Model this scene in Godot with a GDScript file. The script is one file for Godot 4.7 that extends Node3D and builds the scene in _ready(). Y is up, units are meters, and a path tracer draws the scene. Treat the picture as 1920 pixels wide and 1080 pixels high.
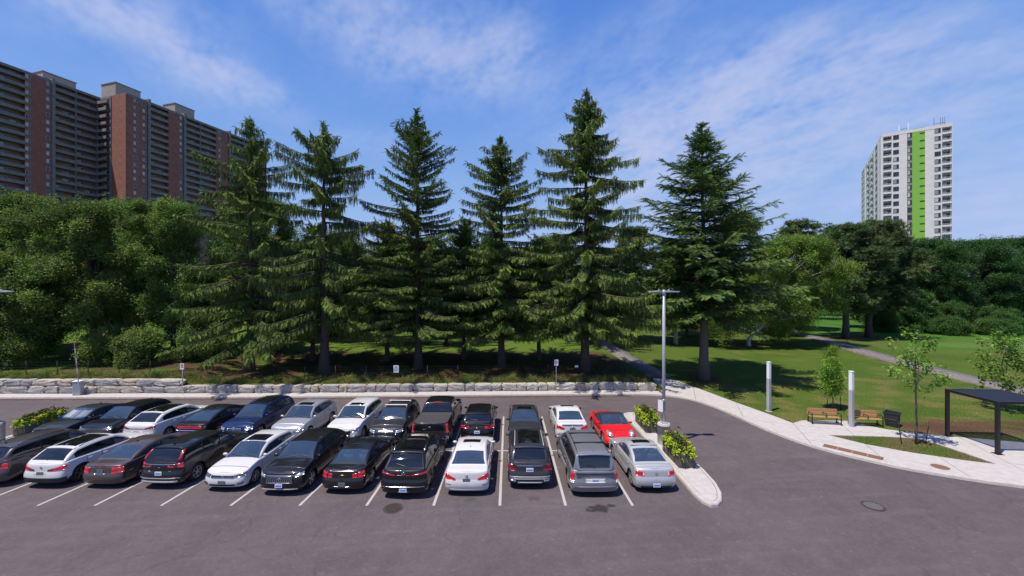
extends Node3D
# A parking lot with a row of tall spruces behind it, seen from a third-floor window.

var mats := {}
var cache := {}
var used := {}
var rng := RandomNumberGenerator.new()

# ---------------------------------------------------------------- helpers
func lin(r: float, g: float, b: float) -> Color:
	return Color(r, g, b).linear_to_srgb()

func mat(key: String, c: Color, rough := 0.8, metal := 0.0, spec := 0.5) -> StandardMaterial3D:
	if mats.has(key): return mats[key]
	var m := StandardMaterial3D.new()
	m.resource_name = key
	m.albedo_color = c
	m.roughness = rough
	m.metallic = metal
	m.metallic_specular = spec
	mats[key] = m
	return m

func noise_tex(size: int, freq: float, octaves: int, seed_: int, lo: Color, hi: Color, kind := FastNoiseLite.TYPE_SIMPLEX_SMOOTH, mid := Color(0, 0, 0, 0)) -> NoiseTexture2D:
	var n := FastNoiseLite.new()
	n.noise_type = kind
	n.frequency = freq
	n.seed = seed_
	n.fractal_octaves = octaves
	var t := NoiseTexture2D.new()
	t.width = size
	t.height = size
	t.seamless = true
	t.noise = n
	var g := Gradient.new()
	g.set_color(0, lo)
	g.set_color(1, hi)
	if mid.a > 0.0: g.add_point(0.5, mid)
	t.color_ramp = g
	return t

func grained(key: String, c: Color, rough: float, tex: Texture2D, scale_: float, bump := 0.0, bump_tex: Texture2D = null, world := true) -> StandardMaterial3D:
	if mats.has(key): return mats[key]
	var m := mat(key, c, rough)
	m.albedo_texture = tex
	m.uv1_triplanar = true
	m.uv1_world_triplanar = world
	m.uv1_scale = Vector3.ONE * scale_
	if bump > 0.0:
		m.heightmap_enabled = true
		m.heightmap_texture = bump_tex if bump_tex else tex
		m.heightmap_scale = bump
	return m

func new_st(flat := true) -> SurfaceTool:
	var s := SurfaceTool.new()
	s.begin(Mesh.PRIMITIVE_TRIANGLES)
	s.set_smooth_group(-1 if flat else 0)
	return s

func done(s: SurfaceTool) -> ArrayMesh:
	s.generate_normals()
	return s.commit()

func tri(s: SurfaceTool, a: Vector3, b: Vector3, c: Vector3) -> void:
	s.add_vertex(a); s.add_vertex(b); s.add_vertex(c)

func quad(s: SurfaceTool, a: Vector3, b: Vector3, c: Vector3, d: Vector3) -> void:
	s.add_vertex(a); s.add_vertex(b); s.add_vertex(c)
	s.add_vertex(a); s.add_vertex(c); s.add_vertex(d)

# a box whose twelve edges are cut off by "bevel"
func box(s: SurfaceTool, c: Vector3, size: Vector3, bevel := 0.0, bs := Basis.IDENTITY) -> void:
	var h := size / 2.0
	if bevel <= 0.0:
		for ax in 3:
			for sg in [-1.0, 1.0]:
				var u := Vector3.ZERO; var v := Vector3.ZERO; var n := Vector3.ZERO
				n[ax] = h[ax] * sg; u[(ax + 1) % 3] = h[(ax + 1) % 3]; v[(ax + 2) % 3] = h[(ax + 2) % 3] * sg
				quad(s, c + bs * (n - u - v), c + bs * (n - u + v), c + bs * (n + u + v), c + bs * (n + u - v))
		return
	var b := minf(bevel, minf(h.x, minf(h.y, h.z)) * 0.9)
	for ax in 3:
		for sg in [-1.0, 1.0]:
			var u := Vector3.ZERO; var v := Vector3.ZERO; var n := Vector3.ZERO
			n[ax] = h[ax] * sg; u[(ax + 1) % 3] = h[(ax + 1) % 3] - b; v[(ax + 2) % 3] = (h[(ax + 2) % 3] - b) * sg
			quad(s, c + bs * (n - u - v), c + bs * (n - u + v), c + bs * (n + u + v), c + bs * (n + u - v))
	for ax in 3:
		var a1 := (ax + 1) % 3; var a2 := (ax + 2) % 3
		for s1 in [-1.0, 1.0]:
			for s2 in [-1.0, 1.0]:
				var p := Vector3.ZERO; var q := Vector3.ZERO; var l := Vector3.ZERO
				p[a1] = h[a1] * s1; p[a2] = (h[a2] - b) * s2
				q[a1] = (h[a1] - b) * s1; q[a2] = h[a2] * s2
				l[ax] = (h[ax] - b) * s1 * s2
				quad(s, c + bs * (p - l), c + bs * (p + l), c + bs * (q + l), c + bs * (q - l))
	for sx in [-1.0, 1.0]:
		for sy in [-1.0, 1.0]:
			for sz in [-1.0, 1.0]:
				var sg := Vector3(sx, sy, sz)
				var i := h - Vector3.ONE * b
				var pa := Vector3(h.x, i.y, i.z) * sg; var pb := Vector3(i.x, h.y, i.z) * sg; var pc := Vector3(i.x, i.y, h.z) * sg
				if sx * sy * sz > 0: tri(s, c + bs * pa, c + bs * pc, c + bs * pb)
				else: tri(s, c + bs * pa, c + bs * pb, c + bs * pc)

func tube(s: SurfaceTool, pts: Array, radii: Array, n := 8, caps := true) -> void:
	var rings := []
	var side := Vector3.ZERO
	for i in pts.size():
		var d: Vector3 = (pts[mini(i + 1, pts.size() - 1)] - pts[maxi(i - 1, 0)]).normalized()
		if i == 0: side = d.cross(Vector3.UP if absf(d.y) < 0.9 else Vector3.RIGHT).normalized()
		side = (side - d * side.dot(d)).normalized()
		var up := side.cross(d)
		var ring := []
		for k in n:
			var a := TAU * k / n
			ring.append(pts[i] + (side * cos(a) + up * sin(a)) * radii[i])
		rings.append(ring)
	for i in pts.size() - 1:
		for k in n:
			var k2 := (k + 1) % n
			quad(s, rings[i][k], rings[i][k2], rings[i + 1][k2], rings[i + 1][k])
	if caps:
		for k in n:
			var k2 := (k + 1) % n
			tri(s, pts[0], rings[0][k2], rings[0][k])
			tri(s, pts[-1], rings[-1][k], rings[-1][k2])

func ball(s: SurfaceTool, c: Vector3, r: Vector3, nu := 12, nv := 8) -> void:
	for j in nv:
		for i in nu:
			var p := []
			for q in [[i, j], [i + 1, j], [i + 1, j + 1], [i, j + 1]]:
				var a: float = TAU * q[0] / nu; var b: float = PI * q[1] / nv
				p.append(c + Vector3(cos(a) * sin(b), cos(b), sin(a) * sin(b)) * r)
			quad(s, p[0], p[1], p[2], p[3])

func torus(s: SurfaceTool, c: Vector3, r: float, t: float, bs := Basis.IDENTITY, n := 16, m := 5) -> void:
	for i in n:
		for k in m:
			var p := []
			for q in [[i, k], [i + 1, k], [i + 1, k + 1], [i, k + 1]]:
				var a: float = TAU * q[0] / n; var b: float = TAU * q[1] / m
				p.append(c + bs * Vector3(cos(a) * (r + t * cos(b)), sin(a) * (r + t * cos(b)), t * sin(b)))
			quad(s, p[0], p[1], p[2], p[3])

# a flat polygon in the ground plane, with a skirt down to y0
func slab_poly(s: SurfaceTool, poly: PackedVector2Array, y: float, y0: float) -> void:
	if Geometry2D.is_polygon_clockwise(poly): poly.reverse()
	var idx := Geometry2D.triangulate_polygon(poly)
	for k in range(0, idx.size(), 3):
		var a := poly[idx[k]]; var b := poly[idx[k + 1]]; var c := poly[idx[k + 2]]
		var cr := (b - a).cross(c - a)
		if cr > 0: tri(s, Vector3(a.x, y, a.y), Vector3(b.x, y, b.y), Vector3(c.x, y, c.y))
		else: tri(s, Vector3(a.x, y, a.y), Vector3(c.x, y, c.y), Vector3(b.x, y, b.y))
	if y0 < y:
		for i in poly.size():
			var a := poly[i]; var b := poly[(i + 1) % poly.size()]
			quad(s, Vector3(a.x, y0, a.y), Vector3(a.x, y, a.y), Vector3(b.x, y, b.y), Vector3(b.x, y0, b.y))

func numbered(n: String) -> String:
	if not used.has(n):
		used[n] = 0
		return n
	used[n] += 1
	return "%s_%03d" % [n, used[n]]

func thing(called: String, label: String, category: String, at := Vector3.ZERO, turn := 0.0, group := "") -> Node3D:
	var o := Node3D.new()
	o.name = numbered(called)
	add_child(o)
	o.position = at
	o.rotation.y = turn
	o.set_meta("label", label)
	o.set_meta("category", category)
	if group: o.set_meta("group", group)
	return o

func part(called: String, mesh: Mesh, m: Material, parent: Node, at := Vector3.ZERO, bs := Basis.IDENTITY) -> MeshInstance3D:
	var o := MeshInstance3D.new()
	o.name = called
	o.mesh = mesh
	o.material_override = m
	o.transform = Transform3D(bs, at)
	parent.add_child(o, true)
	return o

func structure(called: String, mesh: Mesh, m: Material) -> MeshInstance3D:
	var o := MeshInstance3D.new()
	o.name = numbered(called)
	o.mesh = mesh
	o.material_override = m
	add_child(o)
	o.set_meta("kind", "structure")
	return o

func stuff(called: String, mesh: Mesh, m: Material, xf: Array, tints: Array, parent: Node) -> MultiMeshInstance3D:
	var mm := MultiMesh.new()
	mm.transform_format = MultiMesh.TRANSFORM_3D
	mm.use_colors = true
	mm.mesh = mesh
	mm.instance_count = xf.size()
	for i in xf.size():
		mm.set_instance_transform(i, xf[i])
		mm.set_instance_color(i, tints[i])
	var o := MultiMeshInstance3D.new()
	o.name = called
	o.multimesh = mm
	o.material_override = m
	parent.add_child(o, true)
	o.set_meta("kind", "stuff")
	return o

func smooth(a: float, b: float, x: float) -> float:
	var t := clampf((x - a) / (b - a), 0.0, 1.0)
	return t * t * (3.0 - 2.0 * t)

func table(t: Array, x: float) -> float:
	if x <= t[0][0]: return t[0][1]
	for i in t.size() - 1:
		if x <= t[i + 1][0]:
			return lerpf(t[i][1], t[i + 1][1], (x - t[i][0]) / (t[i + 1][0] - t[i][0]))
	return t[-1][1]

# ---------------------------------------------------------------- the sky
func make_sky() -> ImageTexture:
	var w := 2048; var h := 1024
	var fine := FastNoiseLite.new(); fine.seed = 5; fine.frequency = 1.0; fine.fractal_octaves = 5; fine.fractal_gain = 0.55
	var wide := FastNoiseLite.new(); wide.seed = 11; wide.frequency = 1.0; wide.fractal_octaves = 3
	var air := [[0.0, Vector3(0.66, 0.725, 0.845)], [6.0, Vector3(0.59, 0.685, 0.845)], [14.0, Vector3(0.50, 0.635, 0.83)], [24.0, Vector3(0.385, 0.55, 0.81)], [36.0, Vector3(0.305, 0.475, 0.77)], [60.0, Vector3(0.22, 0.39, 0.71)], [90.0, Vector3(0.20, 0.36, 0.68)]]
	# banks of thin cloud: compass bearing, height, half length, half width (degrees), tilt, thickness
	var banks := [[-46.0, 26.6, 8.0, 3.0, -18.0, 1.15], [-37.0, 23.8, 6.5, 2.6, -20.0, 1.15], [-28.0, 33.0, 9.0, 2.5, -25.0, 0.4],
		[-20.0, 32.0, 7.0, 4.6, -24.0, 0.85], [-9.0, 29.5, 8.0, 3.6, -12.0, 1.0], [-0.5, 30.5, 5.0, 4.0, 12.0, 0.85],
		[14.5, 18.5, 7.0, 5.0, 30.0, 0.9], [25.0, 22.5, 10.0, 4.4, 18.0, 0.85], [37.0, 24.0, 11.0, 4.0, 8.0, 0.8], [28.0, 14.5, 15.0, 5.5, 10.0, 0.65], [47.0, 21.0, 10.0, 6.0, 0.0, 0.5], [18.0, 32.0, 10.0, 3.0, 22.0, 0.3], [52.0, 8.0, 10.0, 4.0, 0.0, 0.45], [-20.0, 19.0, 5.0, 1.5, -6.0, 0.3], [8.0, 25.0, 10.0, 4.0, 15.0, 0.25], [38.0, 17.0, 20.0, 8.0, 4.0, 0.38], [20.0, 20.0, 14.0, 8.0, 20.0, 0.22], [-14.0, 31.0, 16.0, 6.0, -10.0, 0.12], [-40.0, 27.0, 14.0, 7.0, -14.0, 0.12]]
	var data := PackedByteArray()
	data.resize(w * h * 3)
	for j in h:
		var el := 90.0 - 180.0 * (j + 0.5) / h
		var base := Vector3(0.36, 0.36, 0.34)
		if el > -2.0:
			for k in air.size() - 1:
				if el >= air[k][0] and el <= air[k + 1][0]:
					base = air[k][1].lerp(air[k + 1][1], (el - air[k][0]) / (air[k + 1][0] - air[k][0]))
			if el < 0.0: base = air[0][1]
		var sy := sin(deg_to_rad(el)); var cy := cos(deg_to_rad(el))
		for i in w:
			var c := base
			if el > 0.5:
				var az := 360.0 * (i + 0.5) / w
				if az > 180.0: az -= 360.0
				var ar := deg_to_rad(az)
				var k := cy / (sy + 0.22)
				var px := sin(ar) * k; var pz := cos(ar) * k
				var d := 0.0
				var warp := wide.get_noise_2d(px * 3.0 + 7.0, pz * 3.0)
				if absf(az) < 68.0 and el < 46.0:
					for b in banks:
						var dx: float = az - b[0]; var dy: float = el - b[1]
						if absf(dx) > 30.0 or absf(dy) > 16.0: continue
						var t: float = deg_to_rad(b[4])
						var u: float = (dx * cos(t) * cy / 0.9 + dy * sin(t)) / b[2] + warp * 0.5
						var v: float = (-dx * sin(t) + dy * cos(t)) / b[3] + warp * 0.6
						d += b[5] * exp(-(u * u + v * v))
				var far_: float = smooth(52.0, 75.0, absf(az)) if el < 40.0 else smooth(38.0, 50.0, el)
				d += far_ * smooth(0.0, 0.45, wide.get_noise_2d(px * 1.6 - 31.0, pz * 1.6 + 12.0)) * 0.8
				d += 0.03
				# streaks run along one wind direction, with fine ripples across it
				var wx := px * 0.8 + pz * 0.6; var wz := -px * 0.6 + pz * 0.8
				var f := fine.get_noise_2d(wx * 5.5, wz * 3.2) * 0.5 + fine.get_noise_2d(wx * 26.0, wz * 19.0) * 0.26
				d = (1.0 - exp(-1.15 * maxf(0.0, d * (0.66 + 1.35 * f)))) * smooth(0.5, 5.0, el)
				c = base.lerp(Vector3(0.77, 0.76, 0.845), d * 0.80)
			var o := (j * w + i) * 3
			data[o] = int(c.x * 238.0); data[o + 1] = int(c.y * 240.0); data[o + 2] = int(c.z * 243.0)
	return ImageTexture.create_from_image(Image.create_from_data(w, h, false, Image.FORMAT_RGB8, data))

func _ready() -> void:
	var cam := Camera3D.new()
	cam.name = "camera"
	cam.fov = 71.0
	cam.far = 2000.0
	cam.position = Vector3(0, 8.6, 0)
	add_child(cam)
	cam.current = true
	var env := Environment.new()
	env.background_mode = Environment.BG_SKY
	var sky := Sky.new()
	var pano := PanoramaSkyMaterial.new()
	pano.panorama = make_sky()
	sky.sky_material = pano
	env.sky = sky
	env.tonemap_mode = Environment.TONE_MAPPER_LINEAR
	env.tonemap_exposure = 1.4
	env.sdfgi_enabled = true
	env.ssao_enabled = true
	env.ssil_enabled = true
	var we := WorldEnvironment.new()
	we.name = "environment"
	we.environment = env
	add_child(we)
	var sun := DirectionalLight3D.new()
	sun.name = "sun"
	sun.light_energy = 1.35
	sun.light_color = Color(1.0, 0.955, 0.89)
	sun.light_angular_distance = 0.5
	sun.shadow_enabled = true
	add_child(sun)
	sun.look_at_from_position(Vector3.ZERO, Vector3(2.75, -8.4, -1.7), Vector3.UP)
	rng.seed = 7
	print("sky done ", Time.get_ticks_msec())
	make_materials()
	make_ground()
	print("ground done ", Time.get_ticks_msec())
	make_wall_and_fence()
	make_brick_tower()
	make_white_tower()
	make_pale_block()
	print("buildings done ", Time.get_ticks_msec())
	make_trees()
	print("trees done ", Time.get_ticks_msec())
	make_cars()
	print("cars done ", Time.get_ticks_msec())
	make_island_things()
	make_plaza_things()
	make_signs()
	make_small_plants()
	print("all done ", Time.get_ticks_msec())

# ---------------------------------------------------------------- materials
func make_materials() -> void:
	var speck := noise_tex(512, 0.11, 4, 3, Color(0.74, 0.74, 0.74), Color(1, 1, 1))
	var rough_n := noise_tex(512, 0.035, 5, 4, Color(0.55, 0.55, 0.55), Color(1, 1, 1))
	var blotch := noise_tex(512, 0.012, 5, 8, Color(0.62, 0.62, 0.62), Color(1, 1, 1))
	cache["speck"] = speck; cache["rough_n"] = rough_n; cache["blotch"] = blotch
	grained("concrete", lin(0.455, 0.44, 0.435), 0.9, noise_tex(512, 0.02, 5, 21, Color(0.915, 0.905, 0.90), Color(1, 1, 1)), 0.22, 0.05, speck)
	grained("kerb", lin(0.49, 0.472, 0.46), 0.9, noise_tex(512, 0.018, 5, 23, Color(0.84, 0.825, 0.81), Color(1, 1, 1)), 0.4, 0.08, speck)
	var tones := [[0.62, 0.595, 0.56], [0.55, 0.53, 0.51], [0.66, 0.61, 0.53], [0.50, 0.49, 0.50], [0.60, 0.53, 0.44], [0.68, 0.66, 0.63]]
	for k in 6:
		grained("stone%d" % k, lin(tones[k][0], tones[k][1], tones[k][2]), 0.95, noise_tex(256, 0.03, 5, 40 + k, Color(0.60, 0.58, 0.56), Color(1, 1, 1)), 0.9, 3.0, rough_n, false)
	grained("bark", lin(0.13, 0.105, 0.09), 0.95, rough_n, 1.3, 3.0)
	grained("bark_grey", lin(0.21, 0.185, 0.165), 0.95, rough_n, 1.6, 3.0)
	grained("bark_birch", lin(0.62, 0.60, 0.56), 0.85, noise_tex(256, 0.05, 4, 55, Color(0.35, 0.33, 0.31), Color(1, 1, 1), FastNoiseLite.TYPE_SIMPLEX_SMOOTH, Color(0.95, 0.95, 0.94)), 1.1, 1.0)
	for k in ["needles", "leaves", "grass_blades", "petals"]:
		var m := mat(k, Color.WHITE, 0.6 if k != "needles" else 0.7, 0.0, 0.35)
		m.vertex_color_use_as_albedo = true
		m.backlight_enabled = true
		m.backlight = Color(0.62, 0.70, 0.35) if k != "needles" else Color(0.40, 0.44, 0.2)
	grained("paint_line", lin(0.56, 0.55, 0.545), 0.75, noise_tex(512, 0.06, 4, 60, Color(0.66, 0.64, 0.64), Color(1, 1, 1)), 0.7)
	mat("galvanised", lin(0.55, 0.56, 0.58), 0.42, 0.55)
	mat("lamp_grey", lin(0.43, 0.44, 0.47), 0.45, 0.2)
	mat("iron", lin(0.055, 0.045, 0.042), 0.7, 0.3)
	grained("rust", lin(0.30, 0.145, 0.095), 0.9, rough_n, 2.0, 0.5)
	mat("black_metal", lin(0.012, 0.011, 0.014), 0.42, 0.0)
	mat("black_plastic", lin(0.022, 0.024, 0.026), 0.55)
	mat("white_paint", lin(0.75, 0.76, 0.78), 0.5)
	mat("red_paint", lin(0.50, 0.03, 0.03), 0.5)
	mat("faded_red", lin(0.42, 0.16, 0.17), 0.6)
	mat("faded_white", lin(0.50, 0.51, 0.56), 0.6)
	mat("blue_print", lin(0.20, 0.27, 0.52), 0.6)
	mat("dark_print", lin(0.12, 0.11, 0.13), 0.6)
	mat("diffuser", lin(0.80, 0.82, 0.86), 0.3)
	for k in 4:
		var t: float = [1.0, 0.85, 1.12, 0.95][k]
		grained("bench_wood%d" % k, lin(0.47 * t, 0.265 * t, 0.125 * t), 0.7, noise_tex(256, 0.02, 4, 70 + k, Color(0.72, 0.68, 0.64), Color(1, 1, 1)), 2.5)
		grained("grey_wood%d" % k, lin(0.17 * t, 0.155 * t, 0.15 * t), 0.85, noise_tex(256, 0.03, 4, 75 + k, Color(0.62, 0.60, 0.58), Color(1, 1, 1)), 2.2, 0.4)

# ---------------------------------------------------------------- the ground
const CURB := [Vector2(-90, -30.9), Vector2(-39.7, -31.3), Vector2(-19.1, -31.5), Vector2(1.7, -32.2), Vector2(9.0, -32.4), Vector2(11.5, -32.2), Vector2(12.8, -31.7), Vector2(13.8, -30.7), Vector2(14.5, -28.9), Vector2(14.9, -26.9), Vector2(15.3, -24.2), Vector2(16.2, -21.7), Vector2(17.85, -19.7), Vector2(19.3, -18.6), Vector2(22.0, -17.3), Vector2(28.0, -15.5), Vector2(40.0, -13.0), Vector2(90.0, -6.0)]
const GRASS_TRIANGLE := [Vector2(18.2, -23.25), Vector2(19.6, -23.15), Vector2(21.4, -23.0), Vector2(22.75, -22.75), Vector2(23.1, -22.0), Vector2(23.25, -20.6), Vector2(23.3, -19.4), Vector2(22.2, -19.85), Vector2(20.6, -20.75), Vector2(19.2, -21.85)]
const GRASS_STRIP := [Vector2(25.4, -20.0), Vector2(30.0, -20.3), Vector2(38.0, -20.0), Vector2(38.0, -16.5), Vector2(30.0, -18.2)]

var lot := PackedVector2Array()
var curb := PackedVector2Array()
var gn := FastNoiseLite.new()

func smooth_line(pts: Array, steps := 6) -> PackedVector2Array:
	var out := PackedVector2Array()
	for i in pts.size() - 1:
		var p0: Vector2 = pts[maxi(i - 1, 0)]; var p1: Vector2 = pts[i]; var p2: Vector2 = pts[i + 1]; var p3: Vector2 = pts[mini(i + 2, pts.size() - 1)]
		var n := steps if p1.distance_to(p2) < 12.0 and p1.x > 8.0 else 1
		for k in n:
			out.append(p1.cubic_interpolate(p2, p0, p3, float(k) / n) if n > 1 else p1)
	out.append(pts[-1])
	return out

func off_line(pl: PackedVector2Array, d: float) -> PackedVector2Array:
	var out := PackedVector2Array()
	for i in pl.size():
		var t := (pl[mini(i + 1, pl.size() - 1)] - pl[maxi(i - 1, 0)]).normalized()
		out.append(pl[i] + Vector2(t.y, -t.x) * d)
	return out

func kerb_distance(p: Vector2) -> float:
	var best := 1e9
	for i in CURB.size() - 1:
		best = minf(best, p.distance_to(Geometry2D.get_closest_point_to_segment(p, CURB[i], CURB[i + 1])))
	return -best if Geometry2D.is_point_in_polygon(p, lot) else best

func wall_top(x: float) -> float:
	return lerpf(1.18, 0.70, smooth(-27.2, -26.4, x))

func ground_h(x: float, z: float) -> float:
	var d := kerb_distance(Vector2(x, z))
	if d < 0.25: return -0.35
	var wl := 1.0 - smooth(10.4, 13.2, x)
	var hl := -0.05
	if d > 1.45: hl = wall_top(x) - 0.06 + 0.03 * minf(d - 1.45, 16.0) + 0.10 * smooth(3.0, 8.0, d) * gn.get_noise_2d(x * 3.0, z * 3.0)
	var hr := 0.085 + 0.022 * clampf(d - 4.0, 0.0, 40.0) + 0.16 * smooth(10.0, 22.0, d) * gn.get_noise_2d(x * 1.5, z * 1.5)
	if d < 2.2: hr = 0.07
	return lerpf(hr, hl, wl)

func on_ground(x: float, z: float) -> Vector3:
	return Vector3(x, ground_h(x, z), z)

func ribbon(s: SurfaceTool, pts: Array, half: float, lift: float) -> void:
	var c := PackedVector2Array()
	for i in pts.size() - 1:
		for k in 24:
			c.append(pts[i].cubic_interpolate(pts[i + 1], pts[maxi(i - 1, 0)], pts[mini(i + 2, pts.size() - 1)], k / 24.0))
	c.append(pts[-1])
	var l := off_line(c, -half); var r := off_line(c, half)
	for i in c.size():
		l[i] += (l[i] - c[i]).normalized() * 0.14 * gn.get_noise_2d(l[i].x * 40.0, l[i].y * 40.0)
		r[i] += (r[i] - c[i]).normalized() * 0.14 * gn.get_noise_2d(r[i].x * 40.0, r[i].y * 40.0)
	for i in c.size() - 1:
		var q := []
		for p in [l[i], l[i + 1], r[i + 1], r[i]]:
			q.append(on_ground(p.x, p.y) + Vector3(0, lift, 0))
		# a level cross-section that clears the turf on both edges
		var ya: float = maxf(maxf(q[0].y, q[3].y), ground_h(c[i].x, c[i].y) + lift)
		var yb: float = maxf(maxf(q[1].y, q[2].y), ground_h(c[i + 1].x, c[i + 1].y) + lift)
		q[0].y = ya; q[3].y = ya; q[1].y = yb; q[2].y = yb
		quad(s, q[0], q[3], q[2], q[1])
		var dn := Vector3(0, -0.25, 0)
		quad(s, q[0] + dn, q[0], q[1], q[1] + dn)
		quad(s, q[3], q[3] + dn, q[2] + dn, q[2])

func asphalt_texture() -> ImageTexture:
	var w := 1536; var h := 768
	var a := FastNoiseLite.new(); a.seed = 31; a.frequency = 1.0; a.fractal_octaves = 4
	var b := FastNoiseLite.new(); b.seed = 33; b.frequency = 1.0; b.fractal_octaves = 2
	var stains := [[3.4, -15.75, 0.42, 0.8], [3.9, -15.95, 0.2, 0.7], [3.0, -15.6, 0.18, 0.7], [-1.7, -16.4, 0.3, 0.2], [0.9, -16.5, 0.3, 0.2]]
	var data := PackedByteArray()
	data.resize(w * h * 3)
	for j in h:
		var z := -36.0 + 37.5 * (j + 0.5) / h
		for i in w:
			var x := -45.0 + 75.0 * (i + 0.5) / w
			var v := 0.86 + 0.06 * a.get_noise_2d(x * 0.22, z * 0.22) + 0.045 * a.get_noise_2d(x * 1.4 + 9.0, z * 1.4) + 0.06 * b.get_noise_2d(x * 7.0, z * 7.0)
			# paving lanes laid side by side, tyre-polished streaks
			var lane := b.get_noise_2d(floorf((z + 0.25 * sin(x * 0.2)) / 3.4) * 13.7, 2.0)
			v += lane * 0.05
			v += 0.04 * smooth(0.12, 0.5, a.get_noise_2d(x * 0.09 + 40.0, z * 1.1 + x * 0.12))
			var r := v; var g := v; var bl := v
			for s in stains:
				var dx: float = x - s[0]; var dz: float = z - s[1]
				if absf(dx) < 1.5 and absf(dz) < 1.2:
					var q: float = sqrt(dx * dx + dz * dz * 2.2) / s[2] + 0.7 * a.get_noise_2d(x * 3.0, z * 3.0)
					var t: float = s[3] * smooth(1.1, 0.55, q)
					r = lerpf(r, 0.42, t); g = lerpf(g, 0.42, t); bl = lerpf(bl, 0.45, t)
			# rust-brown grit washed up along the far kerb
			if x < 9.5 and z < -30.0:
				var kd := z - kz(x)
				if kd < 0.7:
					var gt: float = smooth(0.55, 0.15, kd + 0.35 * a.get_noise_2d(x * 1.1, z * 3.0)) * 0.7
					r = lerpf(r, 0.72, gt); g = lerpf(g, 0.50, gt); bl = lerpf(bl, 0.40, gt)
			# pale scuffs and specks
			var sc := b.get_noise_2d(x * 2.3 + 70.0, z * 5.0)
			if sc > 0.62:
				r += 0.10; g += 0.10; bl += 0.10
			var o := (j * w + i) * 3
			data[o] = clampi(int(r * 240.0), 0, 255); data[o + 1] = clampi(int(g * 240.0), 0, 255); data[o + 2] = clampi(int(bl * 240.0), 0, 255)
	# hairline cracks wander across the lot
	var im := Image.create_from_data(w, h, false, Image.FORMAT_RGB8, data)
	for k in 26:
		var p := Vector2(rng.randf_range(200, w - 100), rng.randf_range(320, h - 240))
		var an := rng.randf() * TAU
		for q in rng.randi_range(30, 110):
			an += rng.randf_range(-0.5, 0.5)
			p += Vector2(cos(an), sin(an)) * 1.2
			if p.x > 1 and p.y > 1 and p.x < w - 2 and p.y < h - 2:
				im.set_pixelv(p, im.get_pixelv(p) * 0.91)
	return ImageTexture.create_from_image(im)

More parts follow.
